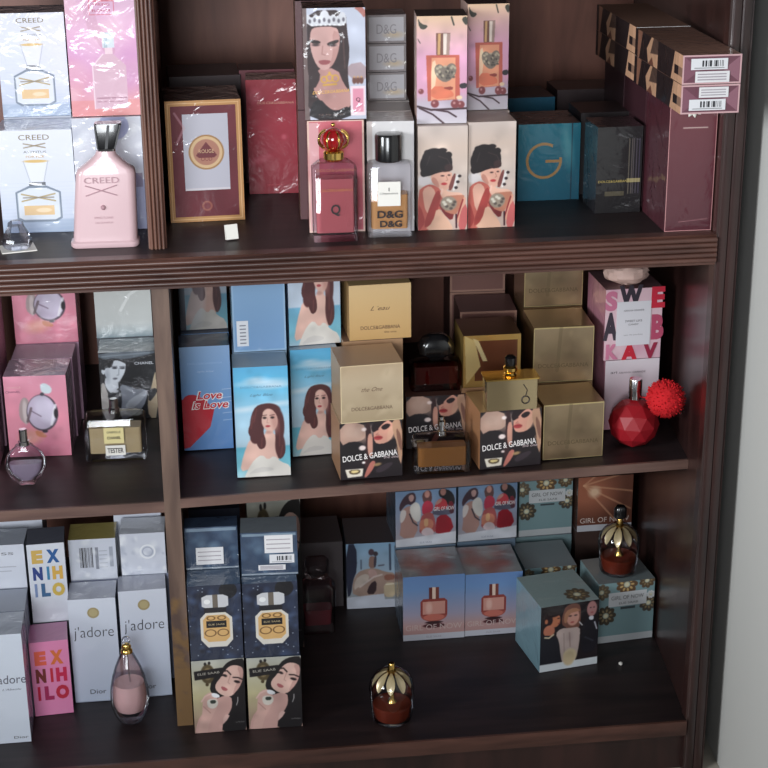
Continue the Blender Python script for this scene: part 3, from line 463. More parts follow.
def d_navy_woman(V):
    c = Cv(V, 130, (190, 172, 150)); c.m(22, 15, 580, 735); c.grad([(0, (150, 120, 110)), (.5, (190, 180, 140)), (1, (176, 176, 168))]); k = (22, 17, 20); sk = (216, 178, 166)
    c.P([(230, 200), (350, 100), (400, 50), (480, 20), (600, 20), (600, 760), (300, 760), (330, 560), (200, 330)], k); c.P([(310, 380), (430, 380), (440, 480), (400, 560), (330, 640), (310, 760), (22, 760), (50, 620), (130, 520), (230, 440)], (200, 158, 150)); c.P([(330, 600), (370, 560), (420, 590), (330, 690)], (214, 176, 168))
    c.P([(270, 250), (330, 190), (372, 130), (430, 80), (520, 80), (572, 110), (566, 220), (520, 310), (450, 380), (380, 392), (300, 350), (262, 300)], sk); c.P([(500, 90), (575, 110), (566, 230), (500, 330), (440, 385), (480, 280), (540, 200)], (184, 140, 132), .7)
    c.P([(340, 150), (350, 100), (420, 45), (520, 25), (590, 30), (590, 200), (560, 240), (578, 120), (520, 84), (450, 78), (395, 105), (372, 140)], k); c.E(372, 176, 26, 12, (40, 28, 30), -30, 8); c.E(500, 246, 34, 13, (40, 28, 30), -20, 8); c.L([(368, 134), (400, 130), (435, 170)], 15, (50, 34, 36)); c.L([(460, 200), (510, 205), (560, 228)], 15, (50, 34, 36))
    c.L([(430, 180), (402, 246), (420, 262)], 9, (178, 132, 124), .8); c.P([(322, 285), (350, 282), (402, 315), (380, 332), (340, 322)], (166, 90, 94)); c.P([(440, 385), (540, 290), (600, 240), (600, 760), (440, 760), (300, 690), (400, 600), (440, 480)], k)
    c.L([(500, 400), (498, 440), (482, 480)], 8, (200, 196, 196)); c.P([(50, 760), (80, 620), (110, 560), (120, 440), (130, 370), (200, 330), (260, 350), (290, 420), (280, 480), (240, 540), (180, 640), (150, 760)], (206, 166, 156)); c.L([(110, 420), (150, 370), (220, 345)], 16, (222, 186, 176)); c.L([(130, 470), (200, 540)], 10, (160, 116, 108), .7)
    c.P([(180, 400), (270, 400), (292, 450), (250, 500), (185, 490), (165, 440)], (214, 206, 196)); c.P([(200, 412), (266, 412), (262, 448), (205, 448)], (50, 56, 50)); c.P([(215, 345), (260, 340), (310, 370), (300, 395), (230, 385)], (226, 226, 230))
    g = (72, 58, 34); c.E(190, 150, 75, 95, g, 0, 10, .9); c.E(190, 150, 44, 60, (150, 130, 96), 0, 10, .7); c.E(168, 50, 14, 16, k); c.E(212, 44, 14, 16, k); c.E(180, 255, 18, 16, g); c.P([(45, 118), (345, 95), (350, 180), (50, 205)], k, 1, 0); c.soft(); c.text('ELIE SAAB', .32, V * .822, .42, .05, (176, 170, 160), 0, 0, 4); c.text('Le Parfum', .88, V * .12, .16, .03, (120, 116, 116)); return c
def d_navy_back(V):
    c = Cv(V, 80, (44, 62, 88)); c.blot(51, 26, [(70, 92, 120), (34, 46, 70), (120, 146, 168)], .04, .14, .5); c.rect(.02, V * .9, .98, V * .97, (150, 170, 186), .7); c.line([(0, .02), (1, .02)], .03, (150, 160, 170)); return c
def d_sand_dress(V):
    c = Cv(V, 110, (150, 176, 196)); c.m(68, 70, 570, 745); c.grad([(0, (150, 150, 150)), (.45, (176, 192, 206)), (1, (140, 176, 206))]); c.P([(68, 70), (170, 70), (176, 340), (130, 450), (110, 600), (68, 620)], (40, 44, 66), 1, 1); c.L([(502, 90), (505, 350)], 20, (70, 80, 100)); c.L([(215, 240), (215, 330)], 14, (90, 104, 126)); c.L([(390, 305), (440, 300)], 16, (100, 100, 116))
    c.P([(180, 360), (280, 330), (360, 330), (450, 370), (560, 390), (570, 520), (540, 640), (130, 630), (125, 460)], (176, 148, 134)); c.P([(150, 440), (240, 380), (300, 400), (280, 470), (180, 520), (140, 560)], (206, 190, 178)); c.P([(280, 340), (360, 340), (380, 420), (300, 440)], (196, 160, 152)); c.P([(260, 600), (300, 490), (370, 450), (360, 600)], (60, 40, 44)); c.P([(440, 400), (540, 400), (560, 450), (450, 470)], (150, 100, 84)); c.P([(440, 480), (560, 490), (560, 640), (440, 640)], (206, 186, 154)); c.L([(200, 520), (340, 420), (420, 400)], 18, (222, 206, 200), .8); c.L([(460, 505), (540, 500)], 12, (236, 226, 206))
    c.P([(290, 330), (295, 210), (330, 200), (370, 220), (362, 325)], (150, 116, 104)); c.P([(345, 210), (372, 200), (362, 320), (340, 320)], (70, 60, 72)); c.E(318, 162, 28, 34, (80, 60, 70), 0, 8); c.E(360, 180, 24, 24, (66, 54, 60), 0, 8); c.P([(68, 625), (440, 600), (450, 660), (570, 660), (570, 745), (68, 755)], (214, 218, 230), 1, 0); c.soft(); return c
def d_three(V):
    c = Cv(V, 130, (120, 150, 184)); c.m(20, 95, 715, 740); c.grad([(0, (190, 180, 184)), (.3, (160, 160, 176)), (1, (120, 150, 186))])
    c.P([(60, 260), (100, 180), (160, 120), (240, 110), (260, 200), (210, 260), (150, 240), (100, 290), (70, 330)], (66, 44, 56)); c.P([(165, 150), (215, 130), (235, 170), (215, 220), (180, 215)], (196, 156, 150)); c.P([(60, 640), (80, 480), (70, 330), (130, 280), (190, 260), (250, 300), (280, 640)], (176, 136, 126)); c.P([(190, 260), (250, 220), (300, 260), (315, 400), (280, 470), (215, 420), (180, 330)], (216, 212, 206)); c.P([(70, 330), (110, 300), (150, 330), (120, 430), (70, 470)], (216, 206, 202)); c.L([(180, 360), (220, 460), (270, 500)], 16, (60, 52, 62))
    c.P([(320, 140), (380, 95), (430, 110), (440, 220), (400, 260), (340, 250)], (96, 60, 60)); c.E(382, 145, 30, 42, (196, 140, 128), 0, 8); c.P([(320, 300), (345, 230), (400, 215), (450, 260), (450, 330), (420, 360), (330, 390)], (188, 52, 76)); c.P([(330, 370), (440, 350), (480, 470), (480, 620), (290, 620), (300, 450)], (176, 84, 84)); c.P([(290, 460), (340, 430), (420, 430), (460, 480), (440, 560), (300, 580)], (206, 128, 104)); c.P([(345, 430), (395, 425), (395, 520), (345, 520)], (226, 176, 130), 1, 1); c.P([(300, 600), (350, 530), (430, 540), (470, 610), (400, 650)], (226, 204, 208))
    c.P([(510, 110), (560, 90), (650, 120), (700, 200), (700, 300), (600, 280), (560, 200), (520, 180)], (28, 24, 30)); c.E(566, 130, 34, 44, (170, 120, 110), 0, 8); c.P([(470, 290), (500, 220), (560, 200), (610, 240), (620, 330), (520, 340), (460, 330)], (196, 60, 70)); c.P([(470, 260), (520, 210), (560, 215), (540, 250), (490, 280)], (196, 140, 128)); c.P([(500, 400), (640, 400), (700, 600), (480, 630), (480, 520)], (154, 22, 40)); c.P([(620, 250), (680, 240), (700, 380), (640, 400)], (120, 36, 48))
    c.P([(440, 330), (690, 330), (690, 400), (450, 400)], (50, 40, 56), .6, 1); c.P([(20, 655), (715, 600), (715, 800), (20, 800)], (222, 224, 232), 1, 0); c.soft(); c.text('GIRL OF NOW', .8, V * .645, .34, .07, (232, 226, 226), .1, .01); c.text('ELIE SAAB', .5, .055, .2, .03, (170, 176, 190)); return c
def d_sunset(V):
    c = Cv(V, 110, (150, 170, 200)); c.grad([(0, (196, 150, 148)), (.22, (206, 164, 160)), (.4, (176, 168, 190)), (.8, (120, 156, 206)), (1, (110, 146, 200))]); c.ell(.5, V * .38, .21, .11, (176, 84, 74)); c.poly([(.28, V * .38), (.28, V * .6), (.33, V * .645), (.67, V * .645), (.72, V * .6), (.72, V * .38)], (156, 66, 58)); c.poly([(.32, V * .4), (.32, V * .6), (.68, V * .6), (.68, V * .4)], (222, 158, 144)); c.ell(.5, V * .35, .17, .06, (214, 120, 104)); c.ell(.42, V * .5, .05, .1, (240, 190, 176), 0, .04)
    c.rect(.42, V * .64, .47, V * .82, (110, 50, 44)); c.rect(.47, V * .64, .53, V * .82, (244, 214, 196)); c.rect(.53, V * .64, .58, V * .82, (130, 66, 56)); c.ell(.5, V * .22, .18, .04, (90, 40, 46)); c.ell(.5, V * .27, .14, .025, (60, 30, 34)); c.text('GIRL OF NOW', .5, V * .2, .92, .1, (214, 190, 186)); c.rect(0, 0, 1, .11, (214, 214, 224)); c.text('ELIE SAAB', .5, .055, .24, .035, (180, 172, 182)); return c
def daisy(c, u, v, r, k1=(74, 66, 54), k2=(150, 130, 96)):
    for i in range(9):
        a = i * 2 * math.pi / 9; c.ell(u + r * .62 * math.cos(a), v + r * .62 * math.sin(a), r * .36, r * .27, k1, math.degrees(a)); c.ell(u + r * .5 * math.cos(a), v + r * .5 * math.sin(a), r * .16, r * .1, k2, math.degrees(a))
    c.ell(u, v, r * .24, r * .24, (236, 226, 190), 0, r * .2)
def d_flowers(V):
    c = Cv(V, 110, (134, 164, 168)); daisy(c, .14, V * .46, .19); daisy(c, .5, V * .95, .2, (110, 84, 60), (214, 180, 120)); daisy(c, .05, V * .86, .16, (104, 92, 76)); daisy(c, .9, V * .6, .17, (80, 74, 66)); daisy(c, .86, V * .98, .15, (100, 80, 60))
    c.rect(.18, V * .6, .86, V * .83, (218, 220, 222)); c.text('GIRL OF NOW', .52, V * .745, .58, .07, (90, 90, 90)); c.text('ELIE SAAB', .54, V * .65, .34, .04, (110, 110, 110)); c.rect(.4, V * .54, .66, V * .58, (70, 80, 84)); daisy(c, .94, V * .74, .08, (220, 220, 220), (200, 200, 190)); c.rect(0, 0, 1, .13, (206, 210, 212)); return c
def d_gold_rays(V):
    c = Cv(V, 100, (112, 66, 50)); c.ell(.15, V * .75, .5, .4, (196, 120, 90), 0, .4, .8)
    for a in (-50, -30, -10, 15, 40): c.line([(.1, V * .85), (.1 + math.cos(math.radians(a)), V * .85 + math.sin(math.radians(a)))], .035, (236, 180, 140), .5)
    c.ell(.3, V * .72, .1, .1, (246, 206, 170), 0, .1); c.text('GIRL OF NOW', .5, V * .2, .9, .1, (226, 206, 196)); c.rect(0, 0, 1, .12, (206, 206, 212)); return c
def d_two_women(V):
    c = Cv(V, 130, (34, 26, 30)); c.m(35, 130, 545, 690); k = (24, 20, 26)
    c.E(120, 225, 66, 56, (40, 24, 28), 0, 8); c.E(158, 254, 48, 60, (190, 118, 86), 0, 8); c.E(110, 250, 30, 40, (44, 26, 30), 0, 8); c.E(140, 195, 66, 30, (36, 22, 26), 0, 8); c.E(84, 256, 14, 20, (180, 110, 80), 0, 6); c.E(110, 340, 50, 50, (186, 116, 92), 0, 8); c.E(190, 240, 12, 5, (50, 30, 30), 0, 4); c.E(196, 284, 12, 6, (150, 70, 60), 0, 4)
    c.P([(20, 400), (50, 370), (150, 385), (215, 450), (225, 560), (205, 700), (20, 720)], (30, 30, 38)); c.L([(75, 392), (110, 400), (150, 376)], 14, (206, 190, 160))
    c.P([(230, 200), (250, 145), (330, 125), (385, 160), (385, 300), (360, 380), (230, 320), (215, 260)], (120, 78, 66)); c.E(316, 248, 56, 74, (206, 150, 134), 0, 8); c.P([(245, 190), (330, 165), (385, 200), (350, 205), (280, 215), (262, 300), (235, 280)], (170, 120, 92))
    for x in (292, 340): c.E(x, 236, 14, 6, (60, 40, 40), 0, 6)
    c.E(312, 292, 16, 7, (170, 80, 80), 0, 5); c.P([(165, 370), (215, 330), (290, 340), (380, 340), (385, 420), (370, 560), (340, 650), (240, 660), (215, 560), (200, 440)], (190, 170, 164)); c.L([(290, 380), (300, 500)], 12, (150, 126, 124), .8); c.L([(240, 380), (250, 560)], 10, (160, 140, 136), .8); c.E(300, 580, 60, 60, (214, 196, 160), 0, 20)
    c.P([(395, 110), (545, 70), (545, 580), (380, 590), (385, 300)], (28, 20, 24), 1, 1); c.E(482, 200, 44, 66, (176, 126, 124), 0, 8); c.E(470, 190, 8, 5, (60, 40, 44)); c.E(500, 190, 8, 5, (60, 40, 44)); c.E(484, 232, 12, 5, (150, 70, 76)); c.P([(400, 330), (440, 280), (500, 270), (545, 340), (545, 560), (390, 590)], (26, 24, 32)); c.P([(455, 262), (500, 262), (500, 300), (460, 295)], (206, 206, 214)); c.L([(510, 320), (530, 380)], 12, (190, 190, 200)); c.L([(430, 440), (500, 480)], 16, (70, 72, 84), .6); c.L([(375, 300), (400, 330)], 10, (206, 206, 210))
    c.rect(0, 0, 1, .13, (214, 220, 224)); c.ell(.5, .18, .1, .13, (206, 186, 150), 0, .03); c.soft(); return c
def t_daisy(V):
    c = Cv(V, 80, (150, 168, 168)); daisy(c, .72, .26, .22, (96, 84, 70)); return c
def t_blur(V):
    c = Cv(V, 60, (150, 156, 160)); c.blot(13, 14, [(190, 110, 100), (206, 200, 200), (170, 96, 90)], .1, .22, .6); return c
def s_long(V):
    c = Cv(V, 200, (206, 160, 128)); k = (36, 26, 28)
    c.poly([(0, 0), (.12, 0), (.2, V), (.02, V)], (150, 104, 84)); c.poly([(.5, 0), (.78, 0), (.84, V), (.5, V)], k); c.poly([(.1, 0), (.3, 0), (.26, V * .5), (.36, V), (.16, V)], k); c.rect(0, 0, .06, V, k); c.poly([(.34, V * .4), (.5, V * .5), (.5, V), (.4, V)], k, .7); c.poly([(.3, 0), (.42, 0), (.38, V * .3)], (120, 76, 62)); c.rect(.84, V * .25, 1, V * .55, k); c.rect(.92, 0, 1, V, (226, 176, 142), .6)
    return c
def e_long(V):
    c = Cv(V, 110, (104, 52, 70)); c.frame(0, 0, 1, V, .03, (206, 164, 168)); c.poly([(.03, V - .03), (.3, V * .5), (.03, .03)], (126, 74, 92)); c.poly([(.97, V - .03), (.7, V * .5), (.97, .03)], (140, 90, 106)); return c
def s_gold_edge(V):
    c = Cv(V, 60, (92, 44, 48)); c.rect(.1, 0, .3, V, (52, 32, 36)); c.rect(.5, 0, .62, V, (190, 146, 96)); c.rect(.7, 0, .78, V, (206, 166, 116)); c.rect(.86, 0, 1, V, (60, 36, 40)); return c
# ------------------------------------------------------------------ the room
def sbox(name, x0, y0, z0, x1, y1, z1, mat, parent=None, kind=None, bevel=0):
    mb = MB(); mb.box(x0, y0, z0, x1, y1, z1, (1, 1, 1), mat); o = mb.build(name, parent, bevel=bevel)
    if kind: o['kind'] = kind
    return o
FZ = .038
def XW(y): return .6675 + .05 * max(y, 0)
def slab(name, P, z0, z1, mat):
    n = len(P); mb = MB(); mb.add([(x, y, z0) for x, y in P] + [(x, y, z1) for x, y in P], [tuple(range(n - 1, -1, -1)), tuple(range(n, 2 * n))] + [(i, (i + 1) % n, (i + 1) % n + n, i + n) for i in range(n)], (1, 1, 1), mat); mb.build(name)['kind'] = 'structure'
slab('floor', [(-2.6, -3.2), (XW(0) - .0002, -3.2), (XW(0) - .0002, 0), (XW(.642) - .0002, .642), (-2.6, .642)], FZ - .03, FZ, M['floor'])
slab('wall_right', [(XW(0), -3.2), (XW(0) + .05, -3.2), (XW(0) + .05, 0), (XW(.642) + .05, .642), (XW(.642), .642), (XW(0), 0)], FZ - .03, 2.4, M['wall'])
sbox('wall_back', -2.6, .642, FZ - .03, XW(.642) + .05, .69, 2.4, M['wall'], kind='structure')

# ------------------------------------------------------------------ the cabinet
S1, S3, YB = .7825, .119, .60
cab = empty('display_cabinet', (0, 0, 0)); tag(cab, 'dark brown wooden display cabinet with reeded trim standing against the grey wall', 'cabinet')
def XR(y): return .616 + .085 * y
def plate(name, x0, y0, z0, y1, z1, mat, mb=None, zt=None):
    own = mb is None; mb = mb or MB(); a, b = XR(y0) - .0002, XR(y1) - .0002; dz = zt or (lambda x: 0)
    v = [(x0, y0, z0 + dz(x0)), (a, y0, z0 + dz(a)), (b, y1, z0 + dz(b)), (x0, y1, z0 + dz(x0)), (x0, y0, z1 + dz(x0)), (a, y0, z1 + dz(a)), (b, y1, z1 + dz(b)), (x0, y1, z1 + dz(x0))]
    mb.add(v, [(3, 2, 1, 0), (4, 5, 6, 7), (0, 1, 5, 4), (1, 2, 6, 5), (2, 3, 7, 6), (3, 0, 4, 7)], (1, 1, 1), mat)
    return mb.build(name, cab) if own else mb
def tilt(x): return .4465 + .0133 * (x + .03) / .646
def reeded(mb, a0, a1, b0, b1, y, n, axis, mat, amp=.0035):
    """a moulding of n reeds; runs along axis from a0 to a1, reeds side by side over b0..b1, face at y"""
    pts = [(b0, y + .018), (b0, y)]; e = (b1 - b0) * .08
    pts.append((b0 + e, y)); w = (b1 - b0 - 2 * e) / n
    for i in range(n):
        for k in range(1, 7): t = k / 7 * math.pi; pts.append((b0 + e + w * (i + .5 - .5 * math.cos(t)), y - amp * math.sin(t)))
        pts.append((b0 + e + w * (i + 1), y + .0012))
    pts += [(b1, y), (b1, y + .018)]
    m = len(pts)
    if axis == 'x': V = [(a, p[1], p[0]) for a in (a0, a1) for p in pts]
    else: V = [(p[0], p[1], a) for a in (a0, a1) for p in pts]
    F = [(i, (i + 1) % m, (i + 1) % m + m, i + m) for i in range(m)]
    if axis == 'x': F = [f[::-1] for f in F]
    F += [tuple(range(m)), tuple(range(2 * m - 1, m - 1, -1))]
    mb.add(V, F, (1, 1, 1), mat)
plate('bottom_board', -.78, .0, .095, YB, S3, M['wood_s'])
sbox('plinth', -.78, .012, FZ, .616, .03, .095, M['wood_p'], cab)
mb = MB(); mb.box(-.78, -.004, .098, .6155, 0, .119, (1, 1, 1), M['wood_h']); mb.build('front_edging', cab)
plate('shelf_board', -.78, .018, S1 - .022, YB, S1, M['wood_s'])
mb = MB(); reeded(mb, -.78, .616, .7455, .7825, .0, 5, 'x', M['wood_h']); mb.build('reeded_rail', cab, 35)
plate('shelf_board', -.78, .018, 1.118, YB, 1.14, M['wood_s'])
mb = MB(); reeded(mb, -.78, .616, 1.104, 1.14, .0, 5, 'x', M['wood_h']); mb.build('reeded_rail', cab, 35)
mb = MB(); mb.box(-.78, .08, .430, -.0515, YB, .4437, (1, 1, 1), M['wood_s']); mb.box(-.78, .076, .4295, -.0515, .08, .4437, (1, 1, 1), M['wood_f']); mb.build('shelf_board', cab)
mb = MB()
for y0, y1, mm in ((.08, YB, M['wood_s']), (.076, .08, M['wood_f'])):
    plate('', -.031, y0, -.0125, y1, 0, mm, mb, tilt)
mb.build('shelf_board', cab)
sbox('divider_board', -.0515, .076, S3, -.031, YB, .7605, M['wood_d'], cab)
mb = MB(); mb.box(-.048, .058, S1, -.031, YB, 1.118, (1, 1, 1), M['wood_v']); mb.build('divider_board', cab)
mb = MB(); reeded(mb, S1, 1.118, -.050, -.029, .04, 4, 'z', M['wood_v']); mb.build('reeded_upright', cab, 35)
mb = MB(); ya, yb = .02, YB + .018
mb.add([(XR(ya), ya, FZ), (.640, ya, FZ), (XR(yb) + .012, yb, FZ), (XR(yb), yb, FZ), (XR(ya), ya, 1.5), (.640, ya, 1.5), (XR(yb) + .012, yb, 1.5), (XR(yb), yb, 1.5)], [(3, 2, 1, 0), (4, 5, 6, 7), (0, 1, 5, 4), (1, 2, 6, 5), (2, 3, 7, 6), (3, 0, 4, 7)], (1, 1, 1), M['wood_p']); mb.build('side_panel', cab)
mb = MB(); reeded(mb, FZ, 1.5, .6155, .6432, .002, 2, 'z', M['wood_p'], .002); mb.build('front_upright', cab, 35)
sbox('side_panel', -.80, .0, FZ, -.78, YB + .018, 1.5, M['wood_p'], cab)
sbox('back_panel', -.78, YB, FZ, .6665, YB + .012, 1.5, M['wood_b'], cab)
sbox('top_board', -.80, .0, 1.5, .643, YB + .018, 1.52, M['wood_h'], cab)

# ------------------------------------------------------------------ cartons
_dc = {}
def art(fn, V):
    k = (fn.__name__, round(V, 2))
    if k not in _dc: _dc[k] = fn(V)
    return _dc[k]
def face_text(mb, c, w, y, h, mat):
    for k, (t, u, v, tw, th, col, sh, bo, ro) in enumerate(c.t): put_text(mb, t, (u - .5) * w, v * w, tw * w, th * w, y - .00009 * k, col, mat, sh, bo, ro)
def carton_mesh(design, w, d, h, top, side, mat, name, parent=None, loc=None, rz=0):
    mb = MB(); mt = M[mat]; y0, y1 = -d / 2, d / 2
    S = C3(*side) if isinstance(side, tuple) else (1, 1, 1); T = C3(*top) if isinstance(top, tuple) else (1, 1, 1)
    x = w / 2
    if design is None: mb.add([(-x, y0, 0), (x, y0, 0), (x, y0, h), (-x, y0, h)], [(0, 1, 2, 3)], S, mt)
    elif isinstance(design, tuple): mb.add([(-x, y0, 0), (x, y0, 0), (x, y0, h), (-x, y0, h)], [(0, 1, 2, 3)], C3(*design), mt)
    else:
        c = art(design, h / w); mb.grid((-x, y0, 0), (1, 0, 0), (0, 0, h / (c.ny * w / c.nx)), w, c.A, mt); face_text(mb, c, w, y0 - .0002, h, M['paper'])
    mb.add([(x, y1, 0), (-x, y1, 0), (-x, y1, h), (x, y1, h)], [(0, 1, 2, 3)], S, mt)
    mb.add([(x, y0, 0), (x, y1, 0), (x, y1, h), (x, y0, h)], [(0, 1, 2, 3)], S, mt)
    if callable(side):
        c = art(side, h / d); mb.grid((-x, y1, 0), (0, -1, 0), (0, 0, h / (c.ny * d / c.nx)), d, c.A, mt)
    else: mb.add([(-x, y1, 0), (-x, y0, 0), (-x, y0, h), (-x, y1, h)], [(0, 1, 2, 3)], S, mt)
    if callable(top):
        c = art(top, d / w); mb.grid((-x, y0, h), (1, 0, 0), (0, d / (c.ny * w / c.nx), 0), w, c.A, mt)
    else: mb.add([(-x, y0, h), (x, y0, h), (x, y1, h), (-x, y1, h)], [(0, 1, 2, 3)], T, mt)
    mb.add([(-x, y1, 0), (x, y1, 0), (x, y0, 0), (-x, y0, 0)], [(0, 1, 2, 3)], S, mt)
    # folded lid seam, a thin line below the top edge on the left side and the front tuck line on top
    o = mb.build(name, parent)
    return o
def box(pose, design, top, side, label, group=None, mat='carton', name='perfume_box', cat='box', stickers=(), raised=0):
    """pose = x, y of the front left foot, turn in degrees, width, depth, height, foot z"""
    x, y, a, w, d, h, z = pose; r = math.radians(a); z += .0004; h -= .0003
    cx = x + math.cos(r) * w / 2 - math.sin(r) * d / 2; cy = y + math.sin(r) * w / 2 + math.cos(r) * d / 2
    if stickers:
        root = empty(name, (cx, cy, z), a); carton_mesh(design, w, d, h, top, side, mat, 'carton', root)
        for nm, u0, v0, u1, v1, fn in stickers:
            b = MB(); sw = (u1 - u0) * w; c = fn((v1 - v0) * h / sw)
            b.box(u0 * w - w / 2, -d / 2 - .0007, v0 * h, u1 * w - w / 2, -d / 2 - .0003, v1 * h, (.85, .85, .85), M['paper'])
            b.grid((u0 * w - w / 2, -d / 2 - .0009, v0 * h), (1, 0, 0), (0, 0, (v1 - v0) * h / (c.ny * sw / c.nx)), sw, c.A, M['paper'])
            for (t, u, v, tw, th, col, sh, bo, ro) in c.t: put_text(b, t, u0 * w - w / 2 + u * sw, v0 * h + v * sw, tw * sw, th * sw, -d / 2 - .0011, col, M['paper'], sh, bo, ro)
            b.build(nm, root)
    else:
        root = carton_mesh(design, w, d, h, top, side, mat, name); root.location = (cx, cy, z); root.rotation_euler = (0, 0, r)
    return tag(root, label, cat, group)
def st_bar(V):
    c = Cv(V, 60, (226, 226, 230)); c.barcode(.3, V * .3, .9, V * .85, 7); c.line([(.1, V * .15), (.9, V * .15)], .02, (120, 120, 124)); return c
def st_lines(V):
    c = Cv(V, 60, (228, 226, 228))
    for i in range(3): c.line([(.08, V * (.25 + i * .25)), (.9, V * (.25 + i * .25))], .03, (150, 140, 150))
    return c
def st_label(V):
    c = Cv(V, 60, (226, 224, 230)); c.text('ARIANA GRANDE', .5, V * .8, .6, .05, (110, 100, 110)); c.text('SWEET LIKE', .5, V * .56, .5, .06, (70, 60, 70)); c.text('CANDY', .5, V * .48, .3, .05, (70, 60, 70)); c.text('eau de parfum', .5, V * .24, .56, .04, (110, 100, 110)); return c
def st_upright(V):
    c = Cv(V, 40, (226, 228, 234)); 
    for i in range(6): c.line([(.3, V * (.12 + i * .14)), (.75, V * (.12 + i * .14))], .1, (120, 124, 134))
    return c
def st_black(V): return Cv(V, 8, (34, 30, 32))

# upper shelf, left bay
WS = (196, 200, 214)
box((-.2236, .1335, -3, .0894, .065, .1245, S1), d_white_bottle, WS, WS, 'white carton printed with a clear bottle, lower of the two, behind the glass stopper', 'white bottle print cartons', 'film')
box((-.2190, .2050, -.4, .0808, .065, .1252, S1), None, WS, WS, 'white carton hidden behind the lower bottle-print carton', 'white bottle print cartons')
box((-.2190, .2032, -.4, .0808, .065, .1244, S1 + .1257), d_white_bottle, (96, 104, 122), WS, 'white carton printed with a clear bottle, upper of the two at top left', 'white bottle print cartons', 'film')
box((-.1333, .1268, 1.4, .0805, .065, .1373, S1), d_silver_back, (206, 206, 214), (200, 204, 214), 'crinkled silver carton back with painted lavender bottle shadow behind the pale pink bottle', None, 'crinkle')
box((-.1320, .1337, -.5, .0805, .065, .140, S1 + .1378), d_pink_bottle, (226, 170, 190), (226, 170, 190), 'mauve pink carton with a pink bottle print beside the reeded upright', None, 'film')
# upper shelf, right bay
DK = (62, 44, 44)
box((-.0244, .1497, 2, .0907, .09, .1493, S1), d_maroon, (56, 36, 38), (70, 34, 40), 'maroon carton with gold frame and white panel bearing a round gold emblem', None, 'film')
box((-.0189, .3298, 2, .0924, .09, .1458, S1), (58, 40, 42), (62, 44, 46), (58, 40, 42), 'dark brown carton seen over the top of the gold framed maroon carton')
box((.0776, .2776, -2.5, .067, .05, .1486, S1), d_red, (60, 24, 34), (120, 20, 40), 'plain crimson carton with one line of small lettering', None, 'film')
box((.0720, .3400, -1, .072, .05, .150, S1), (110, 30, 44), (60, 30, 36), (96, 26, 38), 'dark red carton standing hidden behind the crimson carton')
box((.1400, .0789, -2.1, .0665, .055, .1348, S1), d_rosy, (200, 150, 150), (120, 66, 70), 'rose carton behind the bottle with the red crown stopper', None, 'film')
box((.1383, .0813, -2.6, .0715, .055, .1286, S1 + .1353), d_queen, (46, 34, 34), (84, 52, 52), 'carton with a portrait of a woman wearing a silver tiara', None, 'film')
for i, (yy, zz, hh, lb) in enumerate(((.142, S1, .1348, 'rose carton in the second row behind the rose carton'), (.1425, S1 + .1353, .1286, 'gold edged dark red carton directly behind the tiara portrait carton'))):
    box((.1340, yy, -2, .070, .055, hh, zz), (86, 46, 50), (60, 36, 38), s_gold_edge, lb)
box((.2094, .0737, -4.7, .0553, .055, .133, S1), d_white_plain, (206, 198, 196), (190, 180, 176), 'white carton behind the square bottle with the black cap', 'white cartons', 'film')
box((.2140, .1330, -4.7, .0553, .055, .133, S1), None, (200, 192, 190), (200, 190, 186), 'white carton in the second row behind the bottle with the black cap', 'white cartons')
box((.2200, .1925, -3, .0553, .055, .133, S1), None, (200, 192, 190), (200, 190, 186), 'white carton in the third row under the three flat silver cartons', 'white cartons')
for i, lb in enumerate(('flat silver grey carton, lowest of the stack of three', 'flat silver grey carton, middle of the stack of three', 'flat silver grey carton, topmost of the stack of three')):
    box((.2240, .193, -2, .0480, .05, .0345, S1 + .1335 + i * .035), d_white_small, (170, 166, 170), (176, 170, 172), lb, 'flat silver cartons', 'film')
BE = (206, 190, 180)
box((.2693, .0698, -3.5, .0588, .06, .126, S1), d_short_hair, BE, BE, 'cream carton with a short haired woman, left of the pair on the lower level', 'short hair portrait cartons')
box((.3296, .0694, .6, .0568, .06, .1286, S1), d_short_hair, (176, 158, 148), BE, 'cream carton with a short haired woman, right of the pair beside the teal carton', 'short hair portrait cartons')
box((.3392, .1305, -1, .0505, .06, .1286, S1), None, (176, 158, 148), BE, 'cream carton standing unseen behind the right short hair portrait carton')
box((.2697, .0810, -4.6, .0585, .055, .1251, S1 + .1265), d_heart_bottle, (84, 66, 62), (190, 160, 150), 'pink carton with a peach bottle print and heart, front one on top', 'peach bottle cartons')
box((.3388, .1366, -1.2, .0497, .06, .1267, S1 + .1291), d_heart_bottle, (80, 60, 58), (190, 160, 150), 'pink carton with a peach bottle print and heart, set back at the right', 'peach bottle cartons')
box((.4129, .1870, -.5, .0795, .08, .0986, S1), d_teal, (40, 52, 60), (12, 84, 104), 'teal carton with a gold ring emblem in clear film', 'teal cartons', 'film')
box((.4240, .3501, 2.2, .0719, .08, .0995, S1), (10, 84, 110), (42, 40, 46), (8, 64, 84), 'teal carton set far back behind the gold ring carton', 'teal cartons')
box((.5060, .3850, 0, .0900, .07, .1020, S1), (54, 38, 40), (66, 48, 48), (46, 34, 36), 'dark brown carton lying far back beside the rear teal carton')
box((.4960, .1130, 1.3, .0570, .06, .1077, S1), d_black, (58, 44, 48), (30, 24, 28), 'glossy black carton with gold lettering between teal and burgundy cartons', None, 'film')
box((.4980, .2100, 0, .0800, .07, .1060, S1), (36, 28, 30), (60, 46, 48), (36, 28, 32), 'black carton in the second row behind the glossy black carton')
box((.5570, .0185, 0, .0570, .10, .1552, S1), d_burg, (90, 44, 54), (78, 34, 44), 'tall burgundy carton in clear film against the right side of the cabinet', None, 'film')
box((.5600, .1350, 0, .0540, .10, .1552, S1), (70, 34, 42), (60, 34, 40), (60, 30, 38), 'dark burgundy carton in the second row behind the tall burgundy carton', 'dark burgundy cartons')
